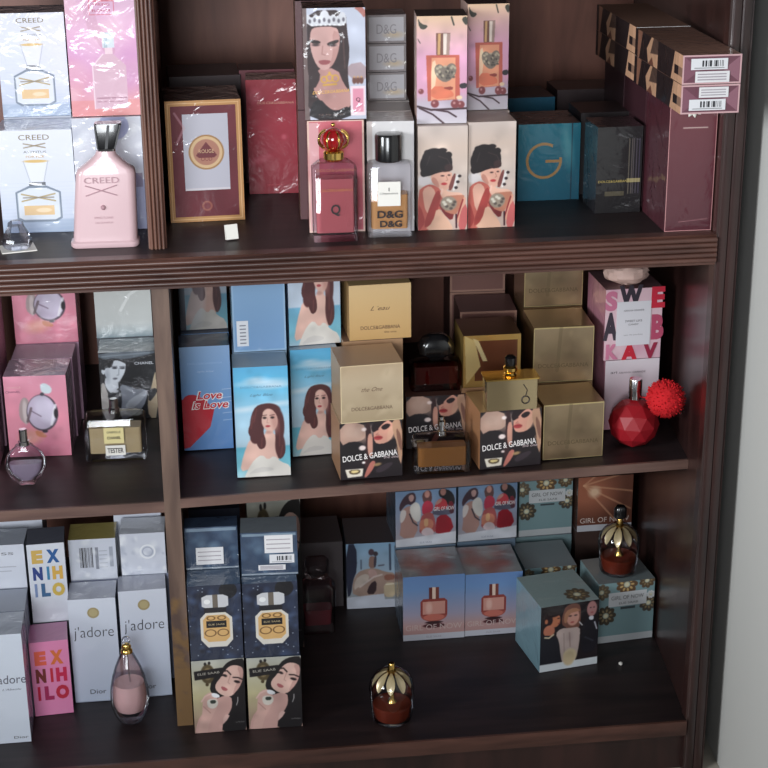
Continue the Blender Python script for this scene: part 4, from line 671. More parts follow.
box((.5600, .2400, 0, .0540, .10, .1552, S1), (60, 30, 38), (60, 34, 40), (48, 28, 34), 'dark burgundy carton in the third row behind the tall burgundy carton', 'dark burgundy cartons')
LT = (190, 146, 120)
for i, (yy, zz, lb) in enumerate(((-.055, .9382, 'long peach and black carton pushed forward, lower of the front two'), (-.055, .9712, 'long peach and black carton pushed forward, upper of the front two'), (.1475, .9382, 'long peach and black carton at the back, lower of the rear two'), (.1475, .9712, 'long peach and black carton at the back, upper of the rear two'))):
    fr = i < 2
    box((.5465 if fr else .5480, yy, 0, .0670, .2, .0325, zz), e_long if fr else None, (150, 112, 96), s_long, lb, 'long peach and black cartons', 'film' if fr else 'carton',
        stickers=() if not fr else (('barcode_sticker', .14, .50 if i else .12, .76, .88 if i else .50, st_bar), ('price_sticker', .22 if i else .30, .06 if i else .56, .80, .44 if i else .92, st_lines)))
# middle shelf, left bay
ZL = .4440
PK = (206, 150, 174)
box((-.2551, .2470, -3, .0813, .064, .1146, ZL), d_pink_round, (158, 142, 158), (160, 124, 146), 'pink carton printed with a round bottle, front one behind the round bottle', 'pink round bottle cartons', 'film')
box((-.2500, .3125, -2, .0813, .06, .1146, ZL), None, (160, 142, 158), (160, 124, 146), 'pink carton in the second row, only its top showing', 'pink round bottle cartons')
box((-.2482, .3740, -.7, .0852, .07, .1146, ZL), None, PK, (160, 124, 146), 'pink carton in the third row under the raised pink carton', 'pink round bottle cartons')
box((-.2482, .3742, -.7, .0852, .07, .10, ZL + .1150), d_pink_round_up, PK, (170, 100, 130), 'pink carton printed with a round bottle, raised one below the rail', 'pink round bottle cartons', 'film')
box((-.3480, .2150, -1, .0820, .064, .1146, ZL), d_pink_round, PK, (190, 150, 168), 'pink carton cut off by the left picture edge in front', 'pink round bottle cartons', 'film')
box((-.3430, .2900, -1, .0800, .08, .2200, ZL), None, PK, (190, 146, 166), 'tall pink carton cut off by the left picture edge at the back')
box((-.1370, .3629, -.7, .0775, .058, .1006, ZL), d_chan_bw, (150, 158, 164), (70, 70, 76), 'black and white carton with a portrait of a woman with dark hair', None, 'film')
box((-.1406, .4225, .6, .0787, .07, .1006, ZL), None, (150, 158, 164), (90, 90, 96), 'grey carton hidden in the second row under the white carton')
box((-.1406, .4233, .6, .0787, .07, .0950, ZL + .1010), d_chan_white, (190, 196, 196), (180, 186, 186), 'pale grey white carton under the rail above the black and white portrait', None, 'film')
# middle shelf, right bay
def Z2(x, w=.08): return tilt(x + w / 2) + .0011
BL = (150, 176, 200)
box((-.0242, .2254, .4, .0654, .05, .1463, Z2(-.024)), d_love, (70, 84, 110), (110, 150, 200), 'blue carton with a big red heart and looping red words', None, 'film')
box((-.0215, .2780, 1, .0640, .05, .1463, Z2(-.024)), None, (60, 72, 96), (110, 150, 200), 'blue carton standing behind the red heart carton')
box((-.0208, .2914, 1.3, .0629, .05, .115, .5955), d_sea_dark, BL, BL, 'shaded sea-blue carton with long brown hair, above the red heart carton', 'seaside woman cartons, upper row')
box((.0425, .1232, -.5, .0683, .052, .1502, Z2(.042)), d_sea, (140, 160, 176), BL, 'sky blue carton with a long haired woman, front and centre', 'seaside woman cartons')
box((.0450, .1780, 0, .0683, .055, .1502, Z2(.042)), None, (140, 160, 176), BL, 'sky blue carton in the second row under the plain blue carton', 'seaside woman cartons')
box((.0460, .1788, .6, .0675, .055, .1003, Z2(.042) + .1507), d_blue_plain, BL, (110, 150, 196), 'plain powder blue carton back with a small white sticker', None, 'film', stickers=(('barcode_sticker', .07, .08, .29, .42, st_upright),))
box((.1177, .1781, 3.5, .0613, .05, .1487, Z2(.118)), d_sea, (130, 150, 170), BL, 'sky blue carton with a long haired woman, right one standing beside the gold cartons', 'seaside woman cartons', 'film')
box((.1184, .1923, 4.4, .0675, .05, .12, Z2(.118) + .1492), d_sea_up, BL, BL, 'sky blue carton with a long haired woman, raised under the rail at the right', 'seaside woman cartons, upper row', 'film')
GS = (160, 124, 92); GT = (190, 160, 128)
z0 = Z2(.172)
box((.1720, .0906, 3.4, .0800, .075, .0772, z0), d_one_photo, GT, (164, 122, 90), 'bronze carton with a blonde woman photo, bottom of the left gold stack', 'blonde photo cartons')
box((.1742, .0894, 3.8, .0792, .075, .0766, z0 + .0776), d_one_beige, (176, 142, 116), (170, 140, 108), 'matt beige gold carton in the middle of the left stack', 'gold script cartons', 'carton')
for i in range(2): box((.1870, .1810, 2.4, .0780, .06, .0772, z0 + i * .0775), None, (120, 92, 76), GS, ('gold carton on the shelf behind the left stack', 'gold carton in the middle level behind the left stack')[i], 'gold cartons in the rear rows')
box((.1955, .1810, 2.4, .0805, .07, .0744, z0 + .1552), d_one_gold, (206, 170, 120), (190, 150, 100), 'bright gold carton with script lettering, top of the left stack', 'gold script cartons')
zb = Z2(.268)
box((.2676, .1748, -.5, .0800, .075, .0740, zb), d_one_photo, (96, 62, 54), (110, 70, 56), 'bronze carton with a blonde woman photo behind the clear bottle, under the dark red bottle', 'blonde photo cartons')
zc = Z2(.351)
box((.3512, .0903, 5, .0810, .075, .0789, zc), d_one_photo, (150, 116, 80), (160, 112, 76), 'bronze carton with a blonde woman photo under the gold bottle', 'blonde photo cartons')
box((.3420, .1790, 1, .0820, .075, .0789, zc), None, (150, 116, 80), (150, 110, 76), 'gold carton on the shelf in the second row behind the gold bottle', 'gold cartons in the rear rows')
box((.3440, .1790, 0, .0760, .072, .0720, zc + .0793), d_frame_gold, (130, 92, 70), (214, 176, 104), 'shiny gold edged carton standing behind the gold bottle', None, 'foil')
zr = Z2(.359)
for i in range(2): box((.3588, .2973, -2.5, .0785, .075, .0722, zr + i * .0726), d_gold_dark, (118, 84, 82), (96, 64, 60), ('dark bronze carton in the third row on the shelf', 'dark bronze carton in the third row on the second level')[i], 'dark bronze cartons')
for i in range(3): box((.3588, .3850, -2, .0785, .075, .0722, zr + i * .0726), d_gold_dark, (118, 84, 82), (96, 64, 60), ('dark bronze carton in the last row on the shelf', 'dark bronze carton in the last row on the second level', 'dark bronze carton in the last row on the third level')[i], 'dark bronze cartons')
zd = Z2(.436)
box((.4365, .1050, 2.7, .0800, .072, .0764, zd), d_gold_foil, (176, 150, 112), (150, 118, 84), 'brushed gold carton with faint lettering, lowest and foremost of the right stack', 'brushed gold cartons', 'foil')
for i in range(2): box((.4387, .1860, -.9, .0802, .078, .0764, zd + i * .0769), d_gold_foil if i else None, (170, 144, 108), (150, 118, 84), ('brushed gold carton in the second row on the shelf', 'brushed gold carton with faint lettering, second step of the right stack')[i], 'brushed gold cartons', 'foil')
for i in range(3): box((.4426, .2727, -.6, .0801, .075, .0764, zd + i * .0769), d_gold_foil if i == 2 else None, (170, 144, 108), (150, 118, 84), ('brushed gold carton in the third row on the shelf', 'brushed gold carton in the third row on the second level', 'brushed gold carton with faint lettering, highest step under the rail')[i], 'brushed gold cartons', 'foil')
za = Z2(.537)
box((.5372, .1894, 2.2, .0743, .085, .0990, za), d_letters_low, (214, 190, 200), (206, 140, 160), 'white and pink carton behind the red ball bottle, under the lettered carton', None, 'film')
box((.5345, .1905, 2.2, .0775, .085, .0983, za + .0994), d_letters, (124, 92, 96), (190, 130, 146), 'pink carton with big red and grey letters around a white label', None, 'film', stickers=(('label_panel', .20, .20, .80, .82, st_label),))
# bottom shelf, left bay
ZB = S3 + .0003
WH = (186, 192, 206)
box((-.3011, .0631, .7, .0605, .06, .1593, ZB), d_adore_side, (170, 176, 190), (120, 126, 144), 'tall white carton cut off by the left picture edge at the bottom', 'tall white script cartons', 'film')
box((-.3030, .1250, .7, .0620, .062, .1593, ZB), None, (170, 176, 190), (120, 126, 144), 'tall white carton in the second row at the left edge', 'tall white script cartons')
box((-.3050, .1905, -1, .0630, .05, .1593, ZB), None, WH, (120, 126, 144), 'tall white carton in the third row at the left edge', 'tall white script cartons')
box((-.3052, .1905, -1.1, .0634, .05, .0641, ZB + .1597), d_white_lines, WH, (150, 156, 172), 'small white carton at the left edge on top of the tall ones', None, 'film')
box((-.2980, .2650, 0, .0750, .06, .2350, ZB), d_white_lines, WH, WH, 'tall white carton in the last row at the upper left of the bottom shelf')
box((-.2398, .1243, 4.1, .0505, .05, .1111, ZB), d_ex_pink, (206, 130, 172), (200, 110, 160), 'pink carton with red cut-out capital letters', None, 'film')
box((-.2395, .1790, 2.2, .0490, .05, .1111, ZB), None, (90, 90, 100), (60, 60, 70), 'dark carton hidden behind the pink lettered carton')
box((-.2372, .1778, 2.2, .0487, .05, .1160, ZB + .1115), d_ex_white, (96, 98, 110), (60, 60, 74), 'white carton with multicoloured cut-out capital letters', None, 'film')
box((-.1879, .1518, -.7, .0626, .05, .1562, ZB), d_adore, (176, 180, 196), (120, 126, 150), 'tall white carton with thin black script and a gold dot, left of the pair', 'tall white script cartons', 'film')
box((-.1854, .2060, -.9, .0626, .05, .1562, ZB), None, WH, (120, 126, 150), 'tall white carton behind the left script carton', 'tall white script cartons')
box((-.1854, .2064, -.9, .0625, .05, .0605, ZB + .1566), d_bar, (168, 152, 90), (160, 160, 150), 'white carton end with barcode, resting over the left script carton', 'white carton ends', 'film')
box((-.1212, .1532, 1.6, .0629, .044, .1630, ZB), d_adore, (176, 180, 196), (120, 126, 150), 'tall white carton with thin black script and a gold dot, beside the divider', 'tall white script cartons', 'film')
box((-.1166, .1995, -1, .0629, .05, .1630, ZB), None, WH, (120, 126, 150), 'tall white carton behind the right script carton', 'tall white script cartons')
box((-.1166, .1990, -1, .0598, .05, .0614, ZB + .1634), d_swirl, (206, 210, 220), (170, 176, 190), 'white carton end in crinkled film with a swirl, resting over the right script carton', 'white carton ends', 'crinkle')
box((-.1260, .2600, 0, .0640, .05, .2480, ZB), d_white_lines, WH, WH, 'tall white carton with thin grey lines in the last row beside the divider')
# bottom shelf, right bay
NV = (52, 66, 90)
box((-.0290, .0538, .3, .0675, .07, .1077, ZB), d_navy_woman, NV, (40, 34, 36), 'carton with a dark haired woman holding a bottle, left at the bottom', 'dark haired woman cartons')
box((-.0290, .0545, -1, .0675, .07, .1072, ZB + .1081), d_navy_bottle, (70, 88, 112), (30, 36, 54), 'navy carton with a faceted gold bottle print, left column', 'navy bottle print cartons', 'film')
box((-.0290, .0990, -1.5, .0675, .03, .0600, ZB + .2157), d_navy_back, (50, 64, 86), (40, 50, 70), 'navy carton end with a white sticker, top of the left column', 'navy carton ends', 'crinkle', stickers=(('price_sticker', .2, .12, .72, .52, st_lines),))
box((.0420, .0545, -1.5, .0700, .07, .1062, ZB), d_navy_woman, NV, (40, 34, 36), 'carton with a dark haired woman holding a bottle, right at the bottom', 'dark haired woman cartons')
box((.0405, .0549, 0, .0702, .07, .1067, ZB + .1066), d_navy_bottle, (70, 88, 112), (30, 36, 54), 'navy carton with a faceted gold bottle print, right column', 'navy bottle print cartons', 'film')
box((.0415, .0767, -3, .0720, .045, .0608, ZB + .2137), d_navy_back, (110, 116, 122), (40, 50, 70), 'navy carton end with two white stickers, top of the right column', 'navy carton ends', 'film', stickers=(('price_sticker', .42, .52, .92, .93, st_lines), ('barcode_sticker', .5, .28, .94, .48, st_bar), ('narrow_sticker', .3, .12, .78, .24, st_lines)))
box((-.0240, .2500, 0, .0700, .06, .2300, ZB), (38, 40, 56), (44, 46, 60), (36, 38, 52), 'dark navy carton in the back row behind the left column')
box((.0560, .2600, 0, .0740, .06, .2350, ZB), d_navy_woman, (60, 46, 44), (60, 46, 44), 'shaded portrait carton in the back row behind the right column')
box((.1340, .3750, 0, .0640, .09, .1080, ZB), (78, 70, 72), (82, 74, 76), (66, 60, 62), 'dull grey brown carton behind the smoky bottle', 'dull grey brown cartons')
box((.2022, .3642, -1.9, .0750, .09, .1078, ZB), d_sand_dress, (86, 78, 80), (80, 84, 96), 'carton with a figure in a billowing sand coloured dress', None)
TE = (128, 154, 158)
box((.2727, .2566, .2, .0892, .088, .1030, ZB), d_sunset, t_blur, (110, 130, 150), 'blue to pink carton with a rose bottle print, left of the pair', 'rose bottle print cartons', 'film')
box((.3630, .2587, .7, .0833, .088, .0997, ZB), d_sunset, t_blur, (110, 130, 150), 'blue to pink carton with a rose bottle print, right of the pair', 'rose bottle print cartons', 'film')
box((.4560, .2893, 2, .0770, .085, .0870, ZB), d_flowers, (134, 142, 146), TE, 'grey green carton mostly hidden behind the turned carton', 'grey green flower cartons')
box((.2740, .3517, 1, .0900, .085, .1030, ZB), None, (140, 150, 160), (110, 130, 150), 'carton on the shelf behind the left rose bottle print', 'cartons under the rear row')
box((.3680, .3642, 1, .0885, .085, .0997, ZB), None, (140, 150, 160), (110, 130, 150), 'carton on the shelf behind the right rose bottle print', 'cartons under the rear row')
box((.4630, .3930, 1, .0860, .085, .0870, ZB), None, (140, 150, 160), TE, 'carton on the shelf in the back row behind the hidden grey green carton', 'cartons under the rear row')
box((.5530, .3850, 0, .0850, .085, .0960, ZB), None, (140, 150, 160), (70, 50, 44), 'carton on the shelf in the back right corner', 'cartons under the rear row')
box((.2748, .3517, 2.3, .0900, .085, .0895, ZB + .1034), d_three, (120, 130, 150), (110, 130, 150), 'carton with three women in pink and red dresses, leftmost of the rear row', 'three women cartons', 'film')
box((.3696, .3642, 3.2, .0890, .085, .0890, ZB + .1001), d_three, (120, 130, 150), (110, 130, 150), 'carton with three women in pink and red dresses, second in the rear row', 'three women cartons', 'film')
box((.4670, .3935, 2.5, .0820, .085, .0909, ZB + .0874), d_flowers, TE, TE, 'grey green carton with daisies and a white label in the rear row', 'grey green flower cartons', 'film')
box((.5535, .3800, 1, .0840, .085, .0893, ZB + .0964), d_gold_rays, (90, 60, 50), (90, 60, 50), 'bronze carton with shining rays behind the amber bottle', None, 'film')
box((.5465, .2113, 6, .0840, .080, .0954, ZB), d_flowers, (120, 132, 134), TE, 'grey green carton with daisies carrying the amber bottle', 'grey green flower cartons', 'film')
box((.4487, .1440, 9.5, .0862, .095, .1015, ZB), d_two_women, t_daisy, (122, 156, 168), 'turned grey green carton with two women on the front', None, 'film')
# ------------------------------------------------------------------ bottles
def rrect(w, d, r, n=5):
    r = min(r, w / 2 - 1e-5, d / 2 - 1e-5); P = []
    for cx, cy, a0 in ((w / 2 - r, d / 2 - r, 0), (-w / 2 + r, d / 2 - r, 90), (-w / 2 + r, -d / 2 + r, 180), (w / 2 - r, -d / 2 + r, 270)):
        for i in range(n + 1): a = math.radians(a0 + 90 * i / n); P.append((cx + r * math.cos(a), cy + r * math.sin(a)))
    return P
def loft(mb, secs, mat, col=(1, 1, 1)):
    """secs: (z, width, depth, corner radius[, x shift]) from the bottom up"""
    V = []; m = None
    for s in secs:
        P = rrect(*s[1:4]); m = len(P); V += [(p[0] + (s[4] if len(s) > 4 else 0), p[1], s[0]) for p in P]
    F = []
    for k in range(len(secs) - 1):
        for i in range(m): F.append((k * m + i, k * m + (i + 1) % m, (k + 1) * m + (i + 1) % m, (k + 1) * m + i))
    F += [tuple(range(m - 1, -1, -1)), tuple(range((len(secs) - 1) * m, len(secs) * m))]
    mb.add(V, F, col, mat)
def lathe(mb, prof, mat, seg=32, col=(1, 1, 1), wob=None, cx=0, cy=0):
    V = []; F = []; n = len(prof)
    for j, (r, z) in enumerate(prof):
        for i in range(seg):
            a = 2 * math.pi * i / seg; rr = max(r, 1e-5) * (wob(a, j) if wob else 1); V.append((cx + rr * math.cos(a), cy + rr * math.sin(a), z))
    for j in range(n - 1):
        for i in range(seg): F.append((j * seg + i, j * seg + (i + 1) % seg, (j + 1) * seg + (i + 1) % seg, (j + 1) * seg + i))
    F += [tuple(range(seg - 1, -1, -1)), tuple(range((n - 1) * seg, n * seg))]
    mb.add(V, F, col, mat)
def one(fn, name, parent, smooth=35, **k):
    mb = MB(); fn(mb); return mb.build(name, parent, smooth, **k)
def tube(mb, pts, r, mat, seg=8):
    V = []; F = []
    for i, p in enumerate(pts):
        p = Vector(p); t = (Vector(pts[min(i + 1, len(pts) - 1)]) - Vector(pts[max(i - 1, 0)])).normalized(); a = t.orthogonal().normalized()
        if i and a.dot(pa) < 0: a = -a
        if i: a = (pa - t * pa.dot(t)).normalized()
        pa = a; b = t.cross(a)
        for k in range(seg): q = p + (a * math.cos(2 * math.pi * k / seg) + b * math.sin(2 * math.pi * k / seg)) * r; V.append(tuple(q))
    for i in range(len(pts) - 1):
        for k in range(seg): F.append((i * seg + k, i * seg + (k + 1) % seg, (i + 1) * seg + (k + 1) % seg, (i + 1) * seg + k))
    F += [tuple(range(seg - 1, -1, -1)), tuple(range((len(pts) - 1) * seg, len(pts) * seg))]
    mb.add(V, F, (1, 1, 1), mat)
def words(parent, name, items, y, mat):
    mb = MB()
    for t, x, z, w, h, *r in items: put_text(mb, t, x, z, w, h, y, (1, 1, 1), mat, *(r or []))
    return mb.build(name, parent)
def ball(mb, r, c, mat, su=20, sv=14, sx=1, sy=1, sz=1, jit=0, seed=1):
    rg = random.Random(seed); V = []; F = []
    for j in range(sv + 1):
        for i in range(su):
            a = 2 * math.pi * i / su; b = math.pi * j / sv; k = r * (1 + jit * rg.uniform(-1, 1)); V.append((c[0] + k * sx * math.sin(b) * math.cos(a), c[1] + k * sy * math.sin(b) * math.sin(a), c[2] - k * sz * math.cos(b)))
    for j in range(sv):
        for i in range(su): F.append((j * su + i, j * su + (i + 1) % su, (j + 1) * su + (i + 1) % su, (j + 1) * su + i))
    mb.add(V, F, (1, 1, 1), mat)

# pale pink lacquered bottle
t = empty('perfume_bottle', (-.100, .066, S1 + .0003), -2); tag(t, 'opaque pale pink bottle with black and silver flared cap, standing before the silver carton', 'perfume bottle')
one(lambda m: loft(m, [(0, .076, .030, .008), (.002, .079, .033, .009), (.006, .079, .033, .009), (.008, .074, .029, .009, .0005), (.05, .071, .028, .009, .003), (.086, .068, .027, .009, .0055), (.091, .064, .026, .009, .0058), (.096, .050, .024, .009, .006), (.102, .036, .022, .009, .0065), (.107, .025, .020, .009, .0068), (.112, .021, .018, .008, .007)], M['pinklac']), 'glass_body', t, 40)
one(lambda m: loft(m, [(.1122, .020, .017, .004, .0085), (.1145, .0205, .0175, .004, .0085)], M['silver']), 'collar', t)
cp = one(lambda m: loft(m, [(.1147, .021, .017, .003, .0085), (.142, .031, .019, .003, .0115), (.144, .030, .018, .004, .0115)], M['blackgloss']), 'cap', t)
def trim(m):
    for x0, x1, w in ((.0085, .0125, .0032), (-.0012, -.0030, .0016), (.0182, .0260, .0016)):
        m.add([(x0 - w / 2, -.0092, .115), (x0 + w / 2, -.0092, .115), (x1 + w / 2, -.0102, .1425), (x1 - w / 2, -.0102, .1425), (x0 - w / 2, -.008, .115), (x0 + w / 2, -.008, .115), (x1 + w / 2, -.009, .1425), (x1 - w / 2, -.009, .1425)], [(0, 1, 2, 3), (7, 6, 5, 4), (0, 4, 5, 1), (3, 2, 6, 7), (0, 3, 7, 4), (1, 5, 6, 2)], (1, 1, 1), M['silver'])
one(trim, 'silver_trim', cp)
words(t, 'engraved_name', [('CREED', .001, .080, .040, .007)], -.0146, M['inkpink'])
words(t, 'engraved_lettering', [('SPRING FLOWER', .001, .036, .022, .0025), ('EAU DE PARFUM', .001, .030, .020, .0022)], -.0146, M['inkpink'])
def marks(m):
    tube(m, [(-.018, -.0145, .074), (.018, -.0145, .062)], .0006, M['inkpink']); tube(m, [(-.018, -.0145, .062), (.018, -.0145, .074)], .0006, M['inkpink']); ball(m, .003, (.001, -.0142, .048), M['inkpink'], 10, 6)
one(marks, 'engraved_emblem', t)

# faceted stopper on a white slip
t = empty('glass_stopper', (-.2015, .0640, S1 + .0003), 12); tag(t, 'small faceted clear glass stopper standing on a white slip at the left edge', 'glass stopper')
one(lambda m: m.box(-.020, -.018, 0, .020, .016, .0012, (1, 1, 1), M['labelw']), 'white_slip', t)
one(lambda m: lathe(m, [(.015, .0015), (.017, .005), (.0175, .010), (.0135, .020), (.0095, .027), (.009, .031), (.0055, .0335)], M['glass'], 10), 'faceted_glass', t, 10)

# rose bottle with crown stopper
t = empty('perfume_bottle', (.168, .050, S1 + .0003), -1); tag(t, 'square clear bottle of rose perfume with a red ball and gold crown stopper', 'perfume bottle')
one(lambda m: loft(m, [(0, .052, .030, .004), (.086, .052, .030, .004), (.0875, .050, .028, .004), (.094, .034, .024, .006)], M['glass']), 'glass_body', t)
one(lambda m: loft(m, [(.010, .044, .022, .003), (.074, .044, .022, .003)], M['l_rose']), 'rose_perfume', t)
one(lambda m: lathe(m, [(.010, .0942), (.012, .0965), (.012, .104), (.010, .106)], M['gold']), 'collar', t)
st = one(lambda m: ball(m, .0135, (0, 0, .1185), pmat('red_enamel', (150, 20, 26), .15, coat=1), 24, 16), 'red_ball_stopper', t, 60)
def crown(m):
    for k in range(8):
        a = math.pi * k / 4 + .3; pts = []
        for i in range(9):
            b = math.pi * (.08 + .5 * i / 8) ; rr = .0145 + .004 * math.sin(math.pi * i / 8); pts.append((rr * math.sin(b + .55) * math.cos(a), rr * math.sin(b + .55) * math.sin(a), .1185 + rr * math.cos(math.pi - b - .55) * 1.0))
        tube(m, pts, .0011, M['gold'], 6)
    ball(m, .0026, (0, 0, .1355), M['gold'], 10, 8)
    for k in range(8): a = math.pi * k / 4 + .3; ball(m, .0018, (.0175 * math.cos(a), .0175 * math.sin(a), .121), M['gold'], 8, 6)
one(crown, 'gold_crown', st, 60)
words(t, 'lettering', [('Q', .0, .038, .011, .014, 0, .02)], -.0154, M['ink']); words(t, 'gold_lettering', [('DOLCE&GABBANA', 0, .062, .040, .003, .3)], -.0154, M['inkgold'])

# square bottle with black cap
t = empty('perfume_bottle', (.2335, .062, S1 + .0003), -3); tag(t, 'square clear bottle of amber perfume with a round black cap and white label', 'perfume bottle')
one(lambda m: loft(m, [(0, .052, .032, .005), (.083, .052, .032, .005), (.087, .049, .029, .008), (.0885, .030, .024, .010)], M['glass']), 'glass_body', t)
one(lambda m: loft(m, [(.009, .043, .023, .004), (.050, .043, .023, .004)], M['l_amber']), 'amber_perfume', t)
one(lambda m: lathe(m, [(.0150, .0888), (.0160, .090), (.0162, .118), (.0150, .1205), (.013, .121)], M['blackgloss'], 36), 'cap', t, 30)
one(lambda m: m.box(-.0145, -.0172, .038, .0125, -.0165, .067, (1, 1, 1), M['labelw']), 'label', t)
words(t, 'lettering', [('D&G', 0, .028, .030, .009, 0, .03), ('D&G', .001, .0165, .026, .008, 0, .03), ('1', -.001, .058, .001, .004), ("L'Imperatrice", -.001, .053, .021, .0032, .3)], -.0176, M['ink'])

# loose white tag on the upper shelf
t = one(lambda m: m.box(-.0072, -.0030, 0, .0072, .0030, .0175, (1, 1, 1), M['labelw']), 'price_tag', None, None); t.location = (.047, .062, S1 + .0002); t.rotation_euler = (math.radians(-14), 0, math.radians(14)); t.location.z += .0011
tag(t, 'small folded white tag lying loose on the shelf before the gold framed maroon carton', 'tag')
# white paper rosette on the tall burgundy carton
def ros(m): lathe(m, [(.009, 0), (.0095, .0004), (.006, .0012)], M['labelw'], 36, wob=lambda a, j: 1 + .22 * math.cos(9 * a))
t = one(ros, 'paper_rosette', None, None); t.location = (.5845, .0178, S1 + .1475); t.rotation_euler = (math.radians(90), 0, 0)
tag(t, 'tiny white paper rosette stuck high on the tall burgundy carton', 'sticker')

# rectangular amber bottle, middle shelf left
t = empty('perfume_bottle', (-.1135, .232, ZL + .0003), -2); tag(t, 'wide rectangular clear bottle of gold perfume with yellow and white labels', 'perfume bottle')
one(lambda m: loft(m, [(0, .078, .034, .006), (.002, .080, .036, .006), (.057, .080, .036, .006), (.062, .074, .030, .010), (.063, .020, .016, .007)], M['glass']), 'glass_body', t)
one(lambda m: loft(m, [(.009, .068, .024, .004), (.045, .068, .024, .004)], M['l_gold']), 'gold_perfume', t)
one(lambda m: lathe(m, [(.0075, .0632), (.0075, .068), (.006, .070), (.0058, .080), (.0045, .082)], M['silver'], 24), 'spray_neck', t, 30)
one(lambda m: m.box(-.014, -.0192, .026, .012, -.0185, .048, (1, 1, 1), M['labely']), 'yellow_label', t)
one(lambda m: m.box(-.013, -.0192, .009, .013, -.0185, .023, (1, 1, 1), M['labelw']), 'white_label', t)
words(t, 'lettering', [('GABRIELLE', -.001, .042, .018, .003), ('CHANEL', -.001, .034, .018, .004, 0, .02), ('TESTER', 0, .016, .021, .007, 0, .02)], -.0196, M['ink'])

# round flat bottle, middle shelf left
t = empty('perfume_bottle', (-.2260, .160, ZL + .0003), 0); tag(t, 'round flat clear bottle of lilac perfume with a slim silver neck', 'perfume bottle')
def disc(m, r, d, zc, mat, cut=None):
    secs = []
    n = 16
    for i in range(n + 1):
        z = zc - r + 2 * r * i / n
        if cut and z > cut: break
        wd = 2 * math.sqrt(max(r * r - (z - zc) ** 2, (r * .42) ** 2)); secs.append((z, wd, min(d, wd * .8), min(d, wd * .8) * .45))
    loft(m, secs, mat)
one(lambda m: disc(m, .0262, .022, .0262, M['glass']), 'glass_body', t, 60)
one(lambda m: disc(m, .0205, .015, .0262, M['l_lilac'], .030), 'lilac_perfume', t, 60)
one(lambda m: lathe(m, [(.007, .0525), (.007, .058), (.0055, .0585), (.0055, .073), (.0045, .0745)], M['silver'], 24), 'neck', t, 30)

def square_bottle(x, y, z, rz, w, d, h, lab, gm, lm, lname, lh, cap):
    t = empty('perfume_bottle', (x, y, z), rz); tag(t, lab, 'perfume bottle')
    one(lambda m: loft(m, [(0, w - .003, d - .003, .005), (.002, w, d, .006), (h - .005, w, d, .006), (h - .001, w - .008, d - .008, .010), (h, .018, .015, .007)], M[gm]), 'glass_body', t)
    if lm: one(lambda m: loft(m, [(.008, w - .012, d - .012, .004), (lh, w - .012, d - .012, .004)], M[lm]), lname, t)
    return t
t = square_bottle(.3040, .106, Z2(.268), 0, .074, .034, .048, 'square clear bottle of brown gold perfume with an uncapped silver spray head', 'glass', 'l_brown', 'brown_perfume', .034, None)
one(lambda m: lathe(m, [(.0060, .0482), (.006, .053), (.004, .054), (.0035, .060), (.005, .061), (.005, .066), (.003, .068), (.0035, .072), (.002, .0725)], M['silver'], 20), 'spray_head', t, 30)
t = square_bottle(.3115, .205, Z2(.268) + .0745, 0, .070, .032, .040, 'dark red square bottle with a black cap, standing on the photo carton', 'g_dred', 'l_plum', 'dark_red_perfume', .032, None)
one(lambda m: loft(m, [(.0402, .018, .014, .004), (.044, .024, .018, .005), (.050, .046, .028, .009), (.060, .048, .028, .010), (.070, .036, .024, .009), (.075, .020, .014, .006)], M['blackgloss']), 'cap', t, 40)
# gold mirror bottle
t = empty('perfume_bottle', (.3925, .108, Z2(.351) + .0794), 1); tag(t, 'gold mirrored square bottle with black and gold cap, standing on the photo carton', 'perfume bottle')
one(lambda m: loft(m, [(0, .066, .030, .002), (.040, .066, .030, .002), (.0405, .065, .029, .002)], M['g_mir']), 'glass_body', t)
one(lambda m: loft(m, [(.0407, .070, .034, .002), (.0425, .070, .034, .002)], M['gold']), 'gold_shoulder', t)
one(lambda m: lathe(m, [(.008, .0427), (.0085, .044), (.007, .046), (.009, .049), (.009, .053), (.007, .055)], M['gold'], 28), 'collar', t, 30)
one(lambda m: lathe(m, [(.0065, .0552), (.0075, .057), (.0075, .066), (.005, .068)], M['blackgloss'], 28), 'cap', t, 30)
one(lambda m: (tube(m, [(.014, -.0152, .034), (.019, -.0153, .026), (.017, -.0153, .018)], .0006, M['ink']), tube(m, [(.017 + .005 * math.cos(a), -.0153, .013 + .005 * math.sin(a)) for a in [i * math.pi / 6 for i in range(13)]], .0008, M['ink'])), 'engraved_emblem', t)

# crumpled wrapping on the lettered carton
t = one(lambda m: ball(m, .030, (0, 0, .0165), M['crump'], 26, 14, 1.0, .8, .54, .08, 5), 'crumpled_tissue', None, 20)
t.location = (.5660, .212, Z2(.537) + .0994 + .0983 + .0012); tag(t, 'crumpled pale pink tissue lying on the lettered carton under the rail', 'tissue')

# red ball bottle with pompom
t = empty('perfume_bottle', (.5655, .140, Z2(.54)), 0); tag(t, 'red faceted ball bottle with a silver cap and a red pompom on a cord', 'perfume bottle')
def gem(m):
    bm = bmesh.new(); bmesh.ops.create_icosphere(bm, subdivisions=2, radius=.0335); V = [(v.co.x, v.co.y, max(v.co.z, -.030) + .030) for v in bm.verts]; F = [[v.index for v in f.verts] for f in bm.faces]; bm.free(); m.add(V, F, (1, 1, 1), M['g_red'])
one(gem, 'red_glass_ball', t, None)
one(lambda m: ball(m, .027, (0, 0, .030), pmat('red_perfume', (190, 14, 30), .25, coat=.5), 20, 12), 'red_perfume', t, 50)
one(lambda m: lathe(m, [(.0085, .0640), (.0085, .090), (.0078, .0915)], M['silver'], 28), 'cap', t, 30)
pp = one(lambda m: ball(m, .0235, (.0300, -.037, .0760), M['pom'], 44, 30, 1, 1, 1, .06, 9), 'pompom', t, 60)
